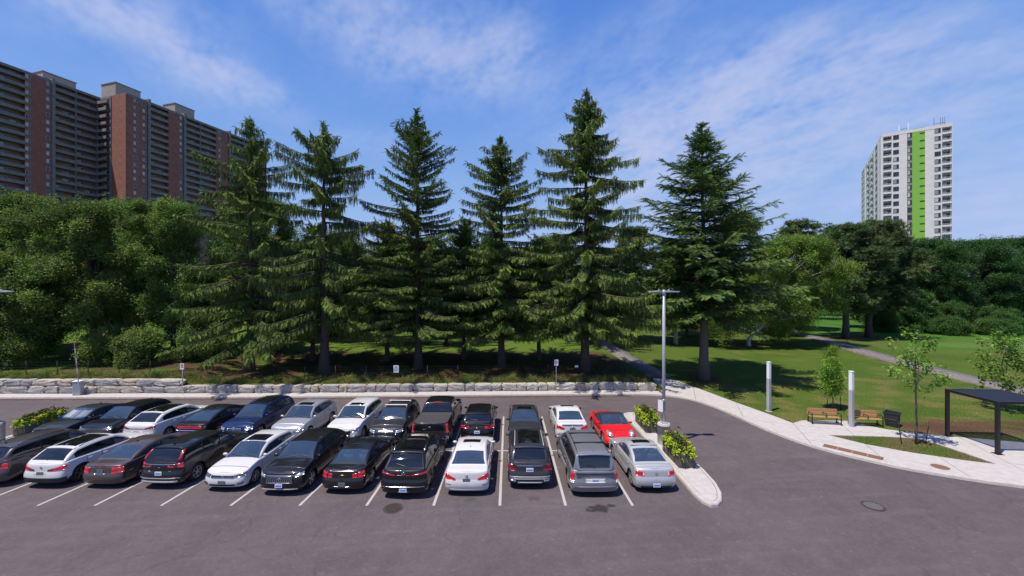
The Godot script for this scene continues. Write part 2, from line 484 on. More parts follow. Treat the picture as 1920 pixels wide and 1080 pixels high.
func make_ground() -> void:
	gn.seed = 3; gn.frequency = 0.05; gn.fractal_octaves = 3
	curb = smooth_line(CURB)
	lot = PackedVector2Array(CURB)
	lot.append(Vector2(90, 40)); lot.append(Vector2(-90, 40))
	# the asphalt
	var s := new_st()
	var wide := off_line(curb, 0.08)
	wide.append(Vector2(90, 40)); wide.append(Vector2(-90, 40))
	var idx := Geometry2D.triangulate_polygon(wide)
	for k in range(0, idx.size(), 3):
		var q := [wide[idx[k]], wide[idx[k + 1]], wide[idx[k + 2]]]
		if (q[1] - q[0]).cross(q[2] - q[0]) < 0: q.reverse()
		for p in q:
			s.set_normal(Vector3.UP)
			s.set_uv(Vector2((p.x + 45.0) / 75.0, (p.y + 36.0) / 37.5))
			s.add_vertex(Vector3(p.x, 0, p.y))
	var am := StandardMaterial3D.new()
	am.resource_name = "asphalt"
	am.albedo_color = lin(0.222, 0.185, 0.202)
	am.albedo_texture = asphalt_texture()
	am.roughness = 0.88
	am.metallic_specular = 0.35
	am.detail_enabled = true
	am.detail_blend_mode = BaseMaterial3D.BLEND_MODE_MUL
	am.detail_albedo = noise_tex(512, 0.22, 3, 36, Color(0.70, 0.70, 0.70), Color(1, 1, 1))
	am.detail_uv_layer = BaseMaterial3D.DETAIL_UV_2
	am.uv2_triplanar = true
	am.uv2_world_triplanar = true
	am.uv2_scale = Vector3.ONE * 0.45
	var lot_node := structure("parking_lot", s.commit(), am)
	# painted lines, each a thin sheet just above the asphalt
	var near_x := [-23.95, -21.3, -18.75, -16.5, -13.87, -11.12, -8.4, -5.75, -3.1, -0.48, 2.12, 4.77]
	var far_x := [-23.7, -21.1, -18.5, -16.3, -13.7, -10.95, -8.25, -5.72, -3.15, -0.52, 2.06, 4.62]
	for i in near_x.size():
		var a := Vector3(near_x[i], 0.004, -15.95); var b := Vector3(far_x[i] + (far_x[i] - near_x[i]), 0.004, -27.0)
		var sl := new_st()
		var wv := Vector3(0.055, 0, 0)
		quad(sl, a - wv, b - wv, b + wv, a + wv)
		part("parking_line", done(sl), mats.paint_line, lot_node)
	var sc := new_st()
	quad(sc, Vector3(-29.0, 0.008, -21.38), Vector3(7.3, 0.008, -21.38), Vector3(7.3, 0.008, -21.27), Vector3(-29.0, 0.008, -21.27))
	part("parking_line", done(sc), mats.paint_line, lot_node)
	# the turf and woodland floor
	var xs := []; var zs := []
	var x := -480.0
	while x < 480.0:
		xs.append(x)
		x += 0.7 if absf(x) < 44.0 or (x > 0 and x < 80.0) else (3.0 if absf(x) < 110.0 else 30.0)
	var z := -4.0
	while z > -620.0:
		zs.append(z)
		z -= 0.45 if z > -46.0 else (1.2 if z > -80.0 else (4.0 if z > -130.0 else 40.0))
	var verts := PackedVector3Array(); var cols := PackedColorArray(); var ind := PackedInt32Array()
	var cn := FastNoiseLite.new(); cn.seed = 17; cn.frequency = 1.0; cn.fractal_octaves = 4
	for zz in zs:
		for xx in xs:
			verts.append(on_ground(xx, zz))
			cols.append(turf_colour(xx, zz, cn))
	var nx := xs.size()
	for j in zs.size() - 1:
		for i in nx - 1:
			var a := j * nx + i
			ind.append_array([a, a + nx, a + 1, a + 1, a + nx, a + nx + 1])
	var arr := []
	arr.resize(Mesh.ARRAY_MAX)
	arr[Mesh.ARRAY_VERTEX] = verts; arr[Mesh.ARRAY_COLOR] = cols; arr[Mesh.ARRAY_INDEX] = ind
	var base := ArrayMesh.new()
	base.add_surface_from_arrays(Mesh.PRIMITIVE_TRIANGLES, arr)
	var st := SurfaceTool.new()
	st.create_from(base, 0)
	st.generate_normals()
	var gm := grained("turf", Color.WHITE, 0.95, noise_tex(512, 0.06, 5, 37, Color(0.42, 0.42, 0.38), Color(1, 1, 1)), 0.30, 5.0, cache.speck)
	gm.vertex_color_use_as_albedo = true
	gm.metallic_specular = 0.2
	structure("ground", st.commit(), gm)
	# kerb
	var prof := [[-0.02, -0.1], [0.0, 0.02], [0.02, 0.11], [0.05, 0.135], [0.20, 0.14], [0.20, -0.1]]
	var sk := new_st()
	var rings := []
	for p in prof: rings.append(off_line(curb, p[0]))
	for i in curb.size() - 1:
		for k in prof.size() - 1:
			quad(sk, Vector3(rings[k][i].x, prof[k][1], rings[k][i].y), Vector3(rings[k][i + 1].x, prof[k][1], rings[k][i + 1].y), Vector3(rings[k + 1][i + 1].x, prof[k + 1][1], rings[k + 1][i + 1].y), Vector3(rings[k + 1][i].x, prof[k + 1][1], rings[k + 1][i].y))
	structure("kerb", done(sk), mats.kerb)
	# concrete apron between the kerb and the stone wall, cast in bays
	var apron := Node3D.new(); apron.name = "apron"; add_child(apron); apron.set_meta("kind", "structure")
	var bx := -60.0
	while bx < 12.0:
		var e := minf(bx + 2.99, 12.3)
		var poly := PackedVector2Array([Vector2(bx, kz(bx) - 0.20), Vector2(e, kz(e) - 0.20), Vector2(e, kz(e) - 1.2), Vector2(bx, kz(bx) - 1.2)])
		var sa := new_st()
		slab_poly(sa, poly, 0.132, -0.1)
		part("slab", done(sa), mats.concrete, apron)
		bx += 3.0
	# sidewalk slabs
	var back := off_line(curb, 0.2)
	var walk := PackedVector2Array()
	for p in back:
		if p.x > 12.0 and p.x < 39.0: walk.append(p)
	walk.append_array(PackedVector2Array([Vector2(39.0, -22.0), Vector2(33.0, -22.9), Vector2(28.0, -23.75), Vector2(25.1, -24.05), Vector2(23.5, -24.2), Vector2(23.2, -25.5), Vector2(21.0, -25.75), Vector2(18.5, -25.8), Vector2(17.6, -25.3), Vector2(17.25, -27.1), Vector2(16.6, -29.7), Vector2(16.05, -32.4), Vector2(15.3, -36.0), Vector2(15.0, -38.0), Vector2(12.95, -38.0), Vector2(12.7, -35.0)]))
	var side := Node3D.new(); side.name = "sidewalk"; add_child(side); side.set_meta("kind", "structure")
	var rot := Transform2D(deg_to_rad(22.0), Vector2(20, -24))
	for i in range(-9, 10):
		for j in range(-8, 8):
			var cell := PackedVector2Array()
			for c in [[0, 0], [1, 0], [1, 1], [0, 1]]:
				cell.append(rot * Vector2((i + c[0]) * 2.7 + (0.012 if c[0] == 0 else -0.012), (j + c[1]) * 2.7 + (0.012 if c[1] == 0 else -0.012)))
			for piece in Geometry2D.intersect_polygons(cell, walk):
				var rest := [piece]
				for hole in [GRASS_TRIANGLE, GRASS_STRIP]:
					var nxt := []
					for r in rest: nxt.append_array(Geometry2D.clip_polygons(r, PackedVector2Array(hole)))
					rest = nxt
				for r in rest:
					if r.size() < 3 or Geometry2D.triangulate_polygon(r).is_empty(): continue
					var area := 0.0
					for q in r.size(): area += r[q].cross(r[(q + 1) % r.size()])
					if absf(area) < 0.08: continue
					var ss := new_st()
					slab_poly(ss, r, 0.137, 0.02)
					part("slab", done(ss), mats.concrete, side)
	# two park paths
	var pm := grained("path_asphalt", lin(0.25, 0.225, 0.225), 0.92, cache.blotch, 0.4, 0.4, cache.speck)
	var p1 := new_st(false)
	ribbon(p1, [Vector2(14.0, -37.9), Vector2(13.9, -42.0), Vector2(13.2, -48.0), Vector2(12.6, -56.0), Vector2(12.9, -66.0), Vector2(15.0, -80.0)], 1.05, 0.05)
	structure("path", done(p1), pm)
	var p2 := new_st(false)
	ribbon(p2, [Vector2(44.0, -24.0), Vector2(41.0, -31.0), Vector2(40.8, -37.0), Vector2(42.0, -45.0), Vector2(44.5, -55.0), Vector2(47.0, -66.0), Vector2(46.0, -80.0)], 1.25, 0.06)
	structure("path", done(p2), pm)

func kz(x: float) -> float:
	for i in CURB.size() - 1:
		if x <= CURB[i + 1].x: return lerpf(CURB[i].y, CURB[i + 1].y, clampf((x - CURB[i].x) / (CURB[i + 1].x - CURB[i].x), 0, 1))
	return CURB[-1].y

func turf_colour(x: float, z: float, n: FastNoiseLite) -> Color:
	var f := n.get_noise_2d(x * 0.35, z * 0.35)
	var f2 := n.get_noise_2d(x * 0.11 + 50.0, z * 0.11)
	var c := Vector3(0.140, 0.222, 0.040)
	c = c.lerp(Vector3(0.110, 0.195, 0.034), smooth(-0.2, 0.3, f2))
	# dry straw patches
	c = c.lerp(Vector3(0.33, 0.265, 0.11), 0.60 * smooth(0.12, 0.42, f + (0.14 if z > -37.0 and x > 14.0 else -0.10)))
	# fairway
	var fair := smooth(46.0, 50.0, x + 3.0 * f) * smooth(-46.0, -52.0, z + 2.0 * f) 
	c = c.lerp(Vector3(0.10, 0.275, 0.042) * (1.0 + 0.25 * f), fair * 0.9)
	var gd := Vector2((x - 64.0) / 7.5, (z + 53.5) / 3.2).length()
	c = c.lerp(Vector3(0.17, 0.29, 0.08), smooth(1.05, 0.95, gd))
	c = c.lerp(Vector3(0.22, 0.20, 0.075), 0.8 * smooth(0.2, 0.0, absf(gd - 1.9) - 0.25) * 0.6)
	if x < 13.0:
		# fallen needles under the spruces, rough weeds by the wall
		var lit := smooth(-33.9, -35.2, z + f * 1.2) * smooth(-49.0, -45.5, z + f * 4.0) * smooth(-42.0, -34.0, x + f * 4.0) * smooth(12.5, 11.0, x + f)
		c = c.lerp(Vector3(0.150, 0.080, 0.062) * (1.0 + 0.35 * f), 0.85 * lit * smooth(-0.30, 0.05, f + 0.1))
		c = c.lerp(Vector3(0.20, 0.16, 0.06), 0.6 * (1.0 - smooth(-33.8, -35.0, z)) * smooth(-0.1, 0.2, f))
		if z < -48.0: c = c.lerp(Vector3(0.17, 0.29, 0.045), 0.8)
	for ring in [[17.8, -37.4, 1.5], [32.2, -55.0, 1.6], [50.4, -61.0, 3.2], [55.0, -63.0, 2.5]]:
		c = c.lerp(Vector3(0.20, 0.115, 0.075), 0.8 * smooth(1.15, 0.8, Vector2(x - ring[0], z - ring[1]).length() / ring[2] + f * 0.4))
	# bare mulch behind the plaza
	if x > 23.2 and z > -25.9 and z < -23.2: c = c.lerp(Vector3(0.165, 0.095, 0.065) * (1.0 + 0.5 * f), smooth(-0.35, 0.0, f + 0.25) * smooth(-25.6, -25.0, z + f * 0.9))
	if z > -24.0 and x > 17.0: c = c.lerp(Vector3(0.20, 0.15, 0.085), 0.75 * smooth(-0.1, 0.15, f))
	return Color(c.x, c.y, c.z)

# ---------------------------------------------------------------- stone wall, wire fence
func rock(seed_: int) -> ArrayMesh:
	var n := FastNoiseLite.new(); n.seed = seed_; n.frequency = 1.0; n.fractal_octaves = 3
	var s := new_st()
	var m := 4
	for ax in 3:
		for sg in [-1.0, 1.0]:
			var g := []
			for i in m + 1:
				var row := []
				for j in m + 1:
					var p := Vector3.ZERO
					p[ax] = sg; p[(ax + 1) % 3] = -1.0 + 2.0 * i / m; p[(ax + 2) % 3] = (-1.0 + 2.0 * j / m) * sg
					var l := pow(pow(absf(p.x), 7.0) + pow(absf(p.y), 7.0) + pow(absf(p.z), 7.0), 1.0 / 7.0)
					p /= l
					p *= 1.0 + 0.21 * n.get_noise_3d(p.x * 1.6, p.y * 1.1, p.z * 1.1)
					row.append(p * 0.5)
				g.append(row)
			for i in m:
				for j in m: quad(s, g[i][j], g[i][j + 1], g[i + 1][j + 1], g[i + 1][j])
	return done(s)

func make_wall_and_fence() -> void:
	var wall := thing("stone_wall", "low retaining wall of rough pale stone blocks along the kerb", "wall")
	var rocks := []
	for k in 9: rocks.append(rock(100 + k))
	for course in 2:
		var x := -56.0
		while x < 11.7:
			var l := rng.randf_range(0.8, 2.2) if x < -27.0 else rng.randf_range(0.6, 1.75)
			if x + l > 11.9: l = 11.9 - x
			if l < 0.3: break
			var hgt := 0.57 if course == 0 else 0.50
			var skip := course == 1 and (x + l > -26.6 or false)
			if not skip:
				var c := Vector3(x + l / 2, 0.13 + hgt / 2 if course == 0 else 0.70 + hgt / 2, kz(x + l / 2) - 1.36 + rng.randf_range(-0.05, 0.05) - 0.08 * course)
				var bs := Basis(Vector3.UP, rng.randf_range(-0.03, 0.03)) * Basis(Vector3.FORWARD, rng.randf_range(-0.02, 0.02))
				bs = bs.scaled_local(Vector3(l * 1.0 * (1 if rng.randf() < 0.5 else -1), hgt * rng.randf_range(0.97, 1.06), 0.72))
				part("stone", rocks[rng.randi() % 9], mats["stone%d" % (rng.randi() % 6)], wall, c, bs)
			x += l
	var fence := thing("wire_fence", "dark wire fence on thin posts behind the stone wall", "fence")
	var pm := mat("fence_post", lin(0.018, 0.018, 0.016), 0.7)
	var posts := []
	for i in 22:
		var x := -44.0 + i * 2.62
		if x > 11.0: break
		var z := kz(x) - 3.1
		var y := ground_h(x, z)
		posts.append(Vector3(x, y, z))
		var sp := new_st(false)
		tube(sp, [Vector3(0, -0.2, 0), Vector3(0, 1.18, 0)], [0.028, 0.028], 6)
		ball(sp, Vector3(0, 1.2, 0), Vector3(0.04, 0.035, 0.04), 6, 4)
		part("post", done(sp), pm, fence, posts[-1])
	var wires := new_st(false)
	for i in posts.size() - 1:
		for k in 5:
			var up := Vector3(0, 0.2 + 0.23 * k, 0)
			tube(wires, [posts[i] + up, (posts[i] + posts[i + 1]) / 2 + up * 0.985, posts[i + 1] + up], [0.006, 0.006, 0.006], 3, false)
		for k in 10:
			var b: Vector3 = posts[i].lerp(posts[i + 1], (k + 0.5) / 10.0)
			tube(wires, [b + Vector3(0, 0.18, 0), b + Vector3(0, 1.12, 0)], [0.004, 0.004], 3, false)
	var wn := part("wire", done(wires), pm, fence)
	wn.set_meta("kind", "stuff")

# ---------------------------------------------------------------- buildings
# Each facade is laid out along local +x (u), up +y, outwards +z (v).
func unit_box(key: String, size: Vector3, bevel := 0.0) -> ArrayMesh:
	if not cache.has(key):
		var s := new_st()
		box(s, Vector3.ZERO, size, bevel)
		cache[key] = done(s)
	return cache[key]

func block(called: String, m: Material, parent: Node, u0: float, u1: float, y0: float, y1: float, v0: float, v1: float) -> MeshInstance3D:
	var s := new_st()
	box(s, Vector3.ZERO, Vector3(u1 - u0, y1 - y0, absf(v1 - v0)))
	return part(called, done(s), m, parent, Vector3((u0 + u1) / 2, (y0 + y1) / 2, (v0 + v1) / 2))

# a window with frame, pane and a half-drawn blind; "turned" puts it on a side face
func window_mesh(key: String, w: float, h: float) -> Array:
	if not cache.has(key):
		var f := new_st()
		for e in [[-w / 2, 0.0, 0.06, h], [w / 2, 0.0, 0.06, h], [0.0, -h / 2, w, 0.06], [0.0, h / 2, w, 0.06], [w * 0.12, 0.0, 0.05, h]]:
			box(f, Vector3(e[0], e[1], 0.04), Vector3(e[2] + 0.02, e[3] + 0.02, 0.10))
		var g := new_st()
		box(g, Vector3(0, 0, 0.01), Vector3(w, h, 0.04))
		var b := new_st()
		box(b, Vector3(-w * 0.19, 0, 0.035), Vector3(w * 0.58, h * 0.92, 0.02))
		cache[key] = [done(f), done(g), done(b)]
	return cache[key]

func put_window(parent: Node, key: String, w: float, h: float, at: Vector3, bs: Basis, frame: Material, blind := -1) -> void:
	var m := window_mesh(key, w, h)
	var o := part("window", m[1], mats.far_glass, parent, at, bs)
	part("frame", m[0], frame, o)
	if blind >= 0: part("blind", m[2], mats["blind%d" % blind], o)

func balcony_mesh(key: String, w: float, depth: float, hp: float) -> ArrayMesh:
	if not cache.has(key):
		var s := new_st()
		box(s, Vector3(0, 0.09, -depth / 2), Vector3(w, 0.18, depth))
		box(s, Vector3(0, 0.18 + hp / 2, -0.06), Vector3(w - 0.02, hp, 0.12))
		cache[key] = done(s)
	return cache[key]

func make_brick_tower() -> void:
	var brick := grained("tower_brick", lin(0.33, 0.138, 0.100), 0.92, noise_tex(256, 0.02, 5, 90, Color(0.82, 0.80, 0.80), Color(1, 1, 1)), 0.12)
	var conc := grained("tower_concrete", lin(0.27, 0.248, 0.25), 0.9, noise_tex(256, 0.02, 5, 91, Color(0.78, 0.76, 0.75), Color(1, 1, 1)), 0.12)
	var pale := grained("tower_roof_house", lin(0.37, 0.33, 0.295), 0.9, noise_tex(256, 0.02, 4, 95, Color(0.9, 0.89, 0.88), Color(1, 1, 1)), 0.1)
	var dark := mat("tower_recess", lin(0.26, 0.15, 0.115), 0.9)
	mat("far_glass", lin(0.03, 0.04, 0.055), 0.08)
	for k in 3: mat("blind%d" % k, [lin(0.52, 0.51, 0.52), lin(0.40, 0.41, 0.44), lin(0.26, 0.27, 0.33)][k], 0.7)
	var frame := mat("window_frame", lin(0.40, 0.39, 0.39), 0.6)
	var fh := 2.72
	var top := 81.6
	var t := thing("brick_apartment_tower", "long high-rise slab of brown brick with concrete balcony bays", "building", Vector3(-145, 0, -152), deg_to_rad(73.9))
	# cores set back behind the balconies
	block("wall", dark, t, 0.3, 60.8, 0, top - 0.4, -1.7, -17)
	block("wall", dark, t, -62, 0.0, 0, top - 0.4, -16.0, -32)
	block("roof", conc, t, -0.1, 61.2, top - 0.4, top + 0.5, 0.05, -17.2)
	block("roof", conc, t, -62, -0.3, top - 0.4, top + 0.45, -14.25, -32.2)
	# solid piers of the projecting wing
	for p in [[0.0, 6.7], [14.4, 20.0], [34.3, 40.1], [55.8, 61.1]]:
		block("brick_pier", brick, t, p[0], p[1], 0, top - 0.41, 0.0, -1.7)
	for p in [7.25, 20.55, 40.7]: block("fin", conc, t, p - 0.42, p + 0.42, 0, top + 1.3, 0.5, -1.7)
	for p in [27.3, 48.4]: block("fin", conc, t, p - 0.12, p + 0.12, 0, top, 0.0, -1.7)
	# end wall that catches the sun, then a narrow stack of end balconies
	block("brick_end_wall", brick, t, -0.35, 0.29, 0, top + 0.2, -0.02, -7.8)
	block("fin", conc, t, -0.6, 0.28, 0, top, -7.82, -8.5)
	# setback wing
	for p in [[-20.4, -14.0], [-47.0, -40.6]]: block("brick_pier", brick, t, p[0], p[1], 0, top - 0.41, -14.3, -16.0)
	for p in [-13.55, -40.2]: block("fin", conc, t, p - 0.42, p + 0.42, 0, top + 1.0, -13.8, -16.0)
	for p in [-7.3, -0.9, -26.8, -33.4]: block("fin", conc, t, p - 0.12, p + 0.12, 0, top, -14.3, -16.0)
	var bays := [[7.7, 14.35, 0.0], [21.0, 27.15, 0.0], [27.45, 34.25, 0.0], [41.15, 48.25, 0.0], [48.55, 55.75, 0.0], [-13.1, -7.45, -14.3], [-7.15, -1.05, -14.3], [-26.65, -20.45, -14.3], [-33.25, -26.95, -14.3], [-39.75, -33.55, -14.3], [-53.4, -47.05, -14.3]]
	for fl in range(13, 30):
		var y := fl * fh
		for b in bays:
			var w: float = b[1] - b[0]
			var c := Vector3((b[0] + b[1]) / 2, y, b[2])
			part("balcony", balcony_mesh("bal%.2f" % w, w, 1.68, 0.92), conc, t, c)
			put_window(t, "balwin", 2.3, 1.6, c + Vector3(w * (-0.22 if rng.randf() < 0.7 else 0.2), 1.25, -1.66), Basis.IDENTITY, frame, rng.randi() % 4 - 1)
		var e := Vector3(-0.35, y, -11.2)
		var side := Basis(Vector3.UP, -PI / 2)
		part("balcony", balcony_mesh("bale", 5.2, 1.6, 0.92), conc, t, Vector3(-1.6, y, -11.3), side)
		put_window(t, "balwin", 2.3, 1.6, Vector3(-0.02, y + 1.25, -11.3), side, frame, rng.randi() % 3)
		for u in [2.7, 5.7, 19.2, 36.0, 57.5]:
			put_window(t, "win_s", 1.15, 1.25, Vector3(u, y + 1.45, 0.0), Basis.IDENTITY, frame, rng.randi() % 4 - 1)
		for u in [-19.8, -14.7, -41.3]:
			put_window(t, "win_s", 1.15, 1.25, Vector3(u, y + 1.45, -14.3), Basis.IDENTITY, frame, rng.randi() % 4 - 1)
	# roof-top machine rooms
	block("roof_house", pale, t, 0.2, 8.4, top + 0.5, top + 5.4, -6.5, -14.5)
	block("roof_house", pale, t, 19.5, 27.5, top + 0.5, top + 5.6, -4.0, -11)
	block("roof_house", pale, t, -13.5, -4.5, top + 0.45, top + 4.6, -20.0, -28)
	block("coping", conc, t, 0.0, 8.6, top + 5.4, top + 5.7, -6.3, -14.7)
	block("coping", conc, t, 19.3, 27.7, top + 5.6, top + 5.9, -3.8, -11.2)
	block("coping", conc, t, -13.7, -4.3, top + 4.6, top + 4.9, -19.8, -28.2)

func make_white_tower() -> void:
	var white := grained("tower_white", lin(0.77, 0.75, 0.755), 0.85, noise_tex(256, 0.02, 5, 92, Color(0.92, 0.91, 0.91), Color(1, 1, 1)), 0.1)
	var green := mat("tower_green", lin(0.215, 0.47, 0.055), 0.7)
	var grey := mat("tower_grey_panel", lin(0.27, 0.24, 0.23), 0.8)
	var dark := mat("tower_recess2", lin(0.46, 0.45, 0.46), 0.85)
	var frame := mat("dark_frame", lin(0.10, 0.10, 0.11), 0.5)
	var white_rail := mat("rail_white", lin(0.74, 0.73, 0.75), 0.7)
	# local +x runs along the front face from its near right corner to the left, so outwards is -z here: use a mirrored basis by building v negative outward
	var t := thing("white_apartment_tower", "white high-rise with a bright green stripe beyond the maples", "building", Vector3(140.86, 0, -153.8), atan2(-0.581, 0.814) )
	# now local +x points to the near right corner, +z towards the camera side
	var top := 66.4; var fh := 2.76; var wd := 18.6
	block("wall", dark, t, 0.2, wd - 0.2, 0, top - 0.4, -1.5, -61)
	block("roof", white, t, -0.05, wd + 0.05, top - 0.4, top + 0.7, 0.04, -61.2)
	for p in [[0.0, 0.4], [2.75, 6.98], [6.98, 8.35], [8.35, 11.7], [11.7, 16.05], [18.45, 18.6]]:
		var m: Material = white
		if p[0] == 6.98: m = grey
		if p[0] == 8.35: m = green
		block("panel", m, t, p[0] + 0.003, p[1] - 0.003, 0, (top - 0.41) if m != green else top + 0.9, 0.0 if m != grey else -0.12, -1.5)
	for fl in range(7, 24):
		var y := fl * fh + 0.15
		for b in [[0.4, 2.75], [16.05, 18.45]]:
			part("balcony", balcony_mesh("wb%.2f" % (b[1] - b[0]), b[1] - b[0] - 0.01, 1.5, 0.42), white_rail, t, Vector3((b[0] + b[1]) / 2, y, 0.0))
			var s := "wrail"
			if not cache.has(s):
				var st := new_st()
				box(st, Vector3(0, 1.05, -0.06), Vector3(2.3, 0.06, 0.06))
				for k in 12: box(st, Vector3(-1.1 + 0.2 * k, 0.82, -0.06), Vector3(0.03, 0.45, 0.03))
				cache[s] = done(st)
			part("railing", cache[s], white_rail, t, Vector3((b[0] + b[1]) / 2, y, 0.0))
			put_window(t, "wtbw", 1.9, 1.7, Vector3((b[0] + b[1]) / 2, y + 1.2, -1.48), Basis.IDENTITY, frame, rng.randi() % 4 - 1)
		for u in [3.95, 14.9]: put_window(t, "wtw", 1.5, 1.5, Vector3(u, y + 1.5, 0.0), Basis.IDENTITY, frame, rng.randi() % 5 - 2)
		put_window(t, "wtm", 1.15, 1.6, Vector3(7.66, y + 1.5, -0.12), Basis.IDENTITY, frame, rng.randi() % 3 - 1)
		part("window", unit_box("slot", Vector3(1.3, 0.35, 0.1)), mats.far_glass, t, Vector3(10.95, y + 1.6, 0.02))
	# the long side face: piers, windows and balcony strips seen edge on
	var side := Basis(Vector3.UP, -PI / 2)
	for p in [[0.0, 4.2], [5.6, 14.0], [15.6, 19.6], [27.0, 32.0], [38.0, 41.0], [46.5, 61.2]]:
		block("panel", white, t, -0.28, 0.19, 0, top - 0.41, -p[0], -p[1])
	block("panel", green, t, -0.34, 0.18, 0, top - 0.41, -41.02, -42.6)
	for fl in range(7, 24):
		var y := fl * fh + 0.15
		for v in [10.0, 12.4, 30.0, 50.0, 55.0]: put_window(t, "wtw", 1.5, 1.5, Vector3(-0.28, y + 1.5, -v), side, frame, -1)
		for b in [[19.65, 26.95], [32.05, 37.95]]:
			part("balcony", balcony_mesh("wl%.2f" % (b[1] - b[0]), b[1] - b[0], 1.0, 0.9), white_rail, t, Vector3(-0.75, y, -(b[0] + b[1]) / 2), side)
	# antenna racks
	var steel := mat("antenna_steel", lin(0.16, 0.17, 0.21), 0.5, 0.3)
	for a in [[6.3, -1.5, 0], [15.6, -1.5, 1]]:
		var o := new_st()
		box(o, Vector3(0, 0.35, 0), Vector3(2.8, 0.12, 0.12)); box(o, Vector3(0, 1.2, 0), Vector3(2.8, 0.1, 0.1))
		for k in 5: box(o, Vector3(-1.3 + k * 0.65, 0.7, 0), Vector3(0.08, 1.3, 0.08), 0.0, Basis(Vector3.BACK, 0.3 if k % 2 == 0 else -0.3))
		part("antenna_rack", done(o), steel, t, Vector3(a[0], top + 0.7, a[1]))
		for k in ([-1.3, 1.25] if a[2] == 0 else [-1.35, 0.35, 0.9, 1.4]):
			part("antenna", unit_box("antenna%d" % a[2], Vector3(0.28, 2.3, 0.16) if a[2] == 0 else Vector3(0.12, 2.6, 0.12), 0.04), mats.white_paint if a[2] == 0 else steel, t, Vector3(a[0] + k, top + 2.5, a[1]))

func make_pale_block() -> void:
	var white := grained("pale_wall", lin(0.66, 0.63, 0.62), 0.85, cache.blotch, 0.08)
	var frame: Material = mats.window_frame
	var t := thing("pale_low_block", "pale flat-roofed building glimpsed between the spruce trunks", "building", Vector3(-24, 0, -132), 0.0)
	block("wall", white, t, -50, 44, 0, 21.0, 0, -16)
	block("roof", mats.tower_roof_house, t, -50.4, 44.4, 21.0, 21.6, 0.4, -16.4)
	for fl in range(2, 7):
		for k in 22:
			put_window(t, "pw", 1.7, 1.5, Vector3(-47.5 + k * 4.25, fl * 2.95 + 1.6, 0.0), Basis.IDENTITY, frame, rng.randi() % 4 - 1)

# ---------------------------------------------------------------- trees
func sprig_mesh() -> ArrayMesh:
	if cache.has("sprig"): return cache.sprig
	var s := new_st()
	var r := RandomNumberGenerator.new(); r.seed = 5
	for k in 10:
		var z := 0.04 + k * 0.088
		var l := 0.27 * (1.0 - 0.55 * absf(z - 0.35) / 0.65)
		for sg in [-1.0, 1.0]:
			var a := Vector3(0, -0.06 * z * z, z)
			var tip := a + Vector3(sg * l, r.randf_range(-0.10, 0.03), 0.16 + r.randf_range(-0.04, 0.06))
			var wv := Vector3(0.0, r.randf_range(-0.02, 0.02), 0.042)
			tri(s, a - wv, tip, a + wv)
	tri(s, Vector3(-0.03, -0.05, 0.85), Vector3(0, -0.08, 1.08), Vector3(0.03, -0.05, 0.85))
	cache["sprig"] = done(s)
	return cache.sprig

func leaf_mesh(key: String, count: int, size: float, flat := 0.0) -> ArrayMesh:
	if cache.has(key): return cache[key]
	var s := new_st()
	var r := RandomNumberGenerator.new(); r.seed = 9 + count
	for k in count:
		var p := Vector3(r.randfn(), r.randfn() * (1.0 - flat), r.randfn())
		p = p.normalized() * pow(r.randf(), 0.5) * 0.5
		var q := Quaternion.from_euler(Vector3(r.randf_range(-0.9, 0.9), r.randf() * TAU, r.randf_range(-0.9, 0.9)))
		var l := size * r.randf_range(0.75, 1.25)
		var a := p + q * Vector3(0, 0, -l / 2); var b := p + q * Vector3(l * 0.33, 0.02, 0.03 * l)
		var c := p + q * Vector3(0, -0.08 * l, l / 2); var d := p + q * Vector3(-l * 0.33, 0.02, 0.03 * l)
		quad(s, a, d, c, b)
	cache[key] = done(s)
	return cache[key]

func tuft_mesh() -> ArrayMesh:
	if cache.has("tuft"): return cache.tuft
	var s := new_st()
	var r := RandomNumberGenerator.new(); r.seed = 21
	for k in 30:
		var d := Vector3(r.randfn(), r.randfn() * 0.7 + 0.45, r.randfn()).normalized()
		var side := d.cross(Vector3(r.randfn(), r.randfn(), r.randfn())).normalized() * 0.03
		tri(s, d * 0.06 - side, d * r.randf_range(0.38, 0.58), d * 0.06 + side)
	cache["tuft"] = done(s)
	return cache.tuft

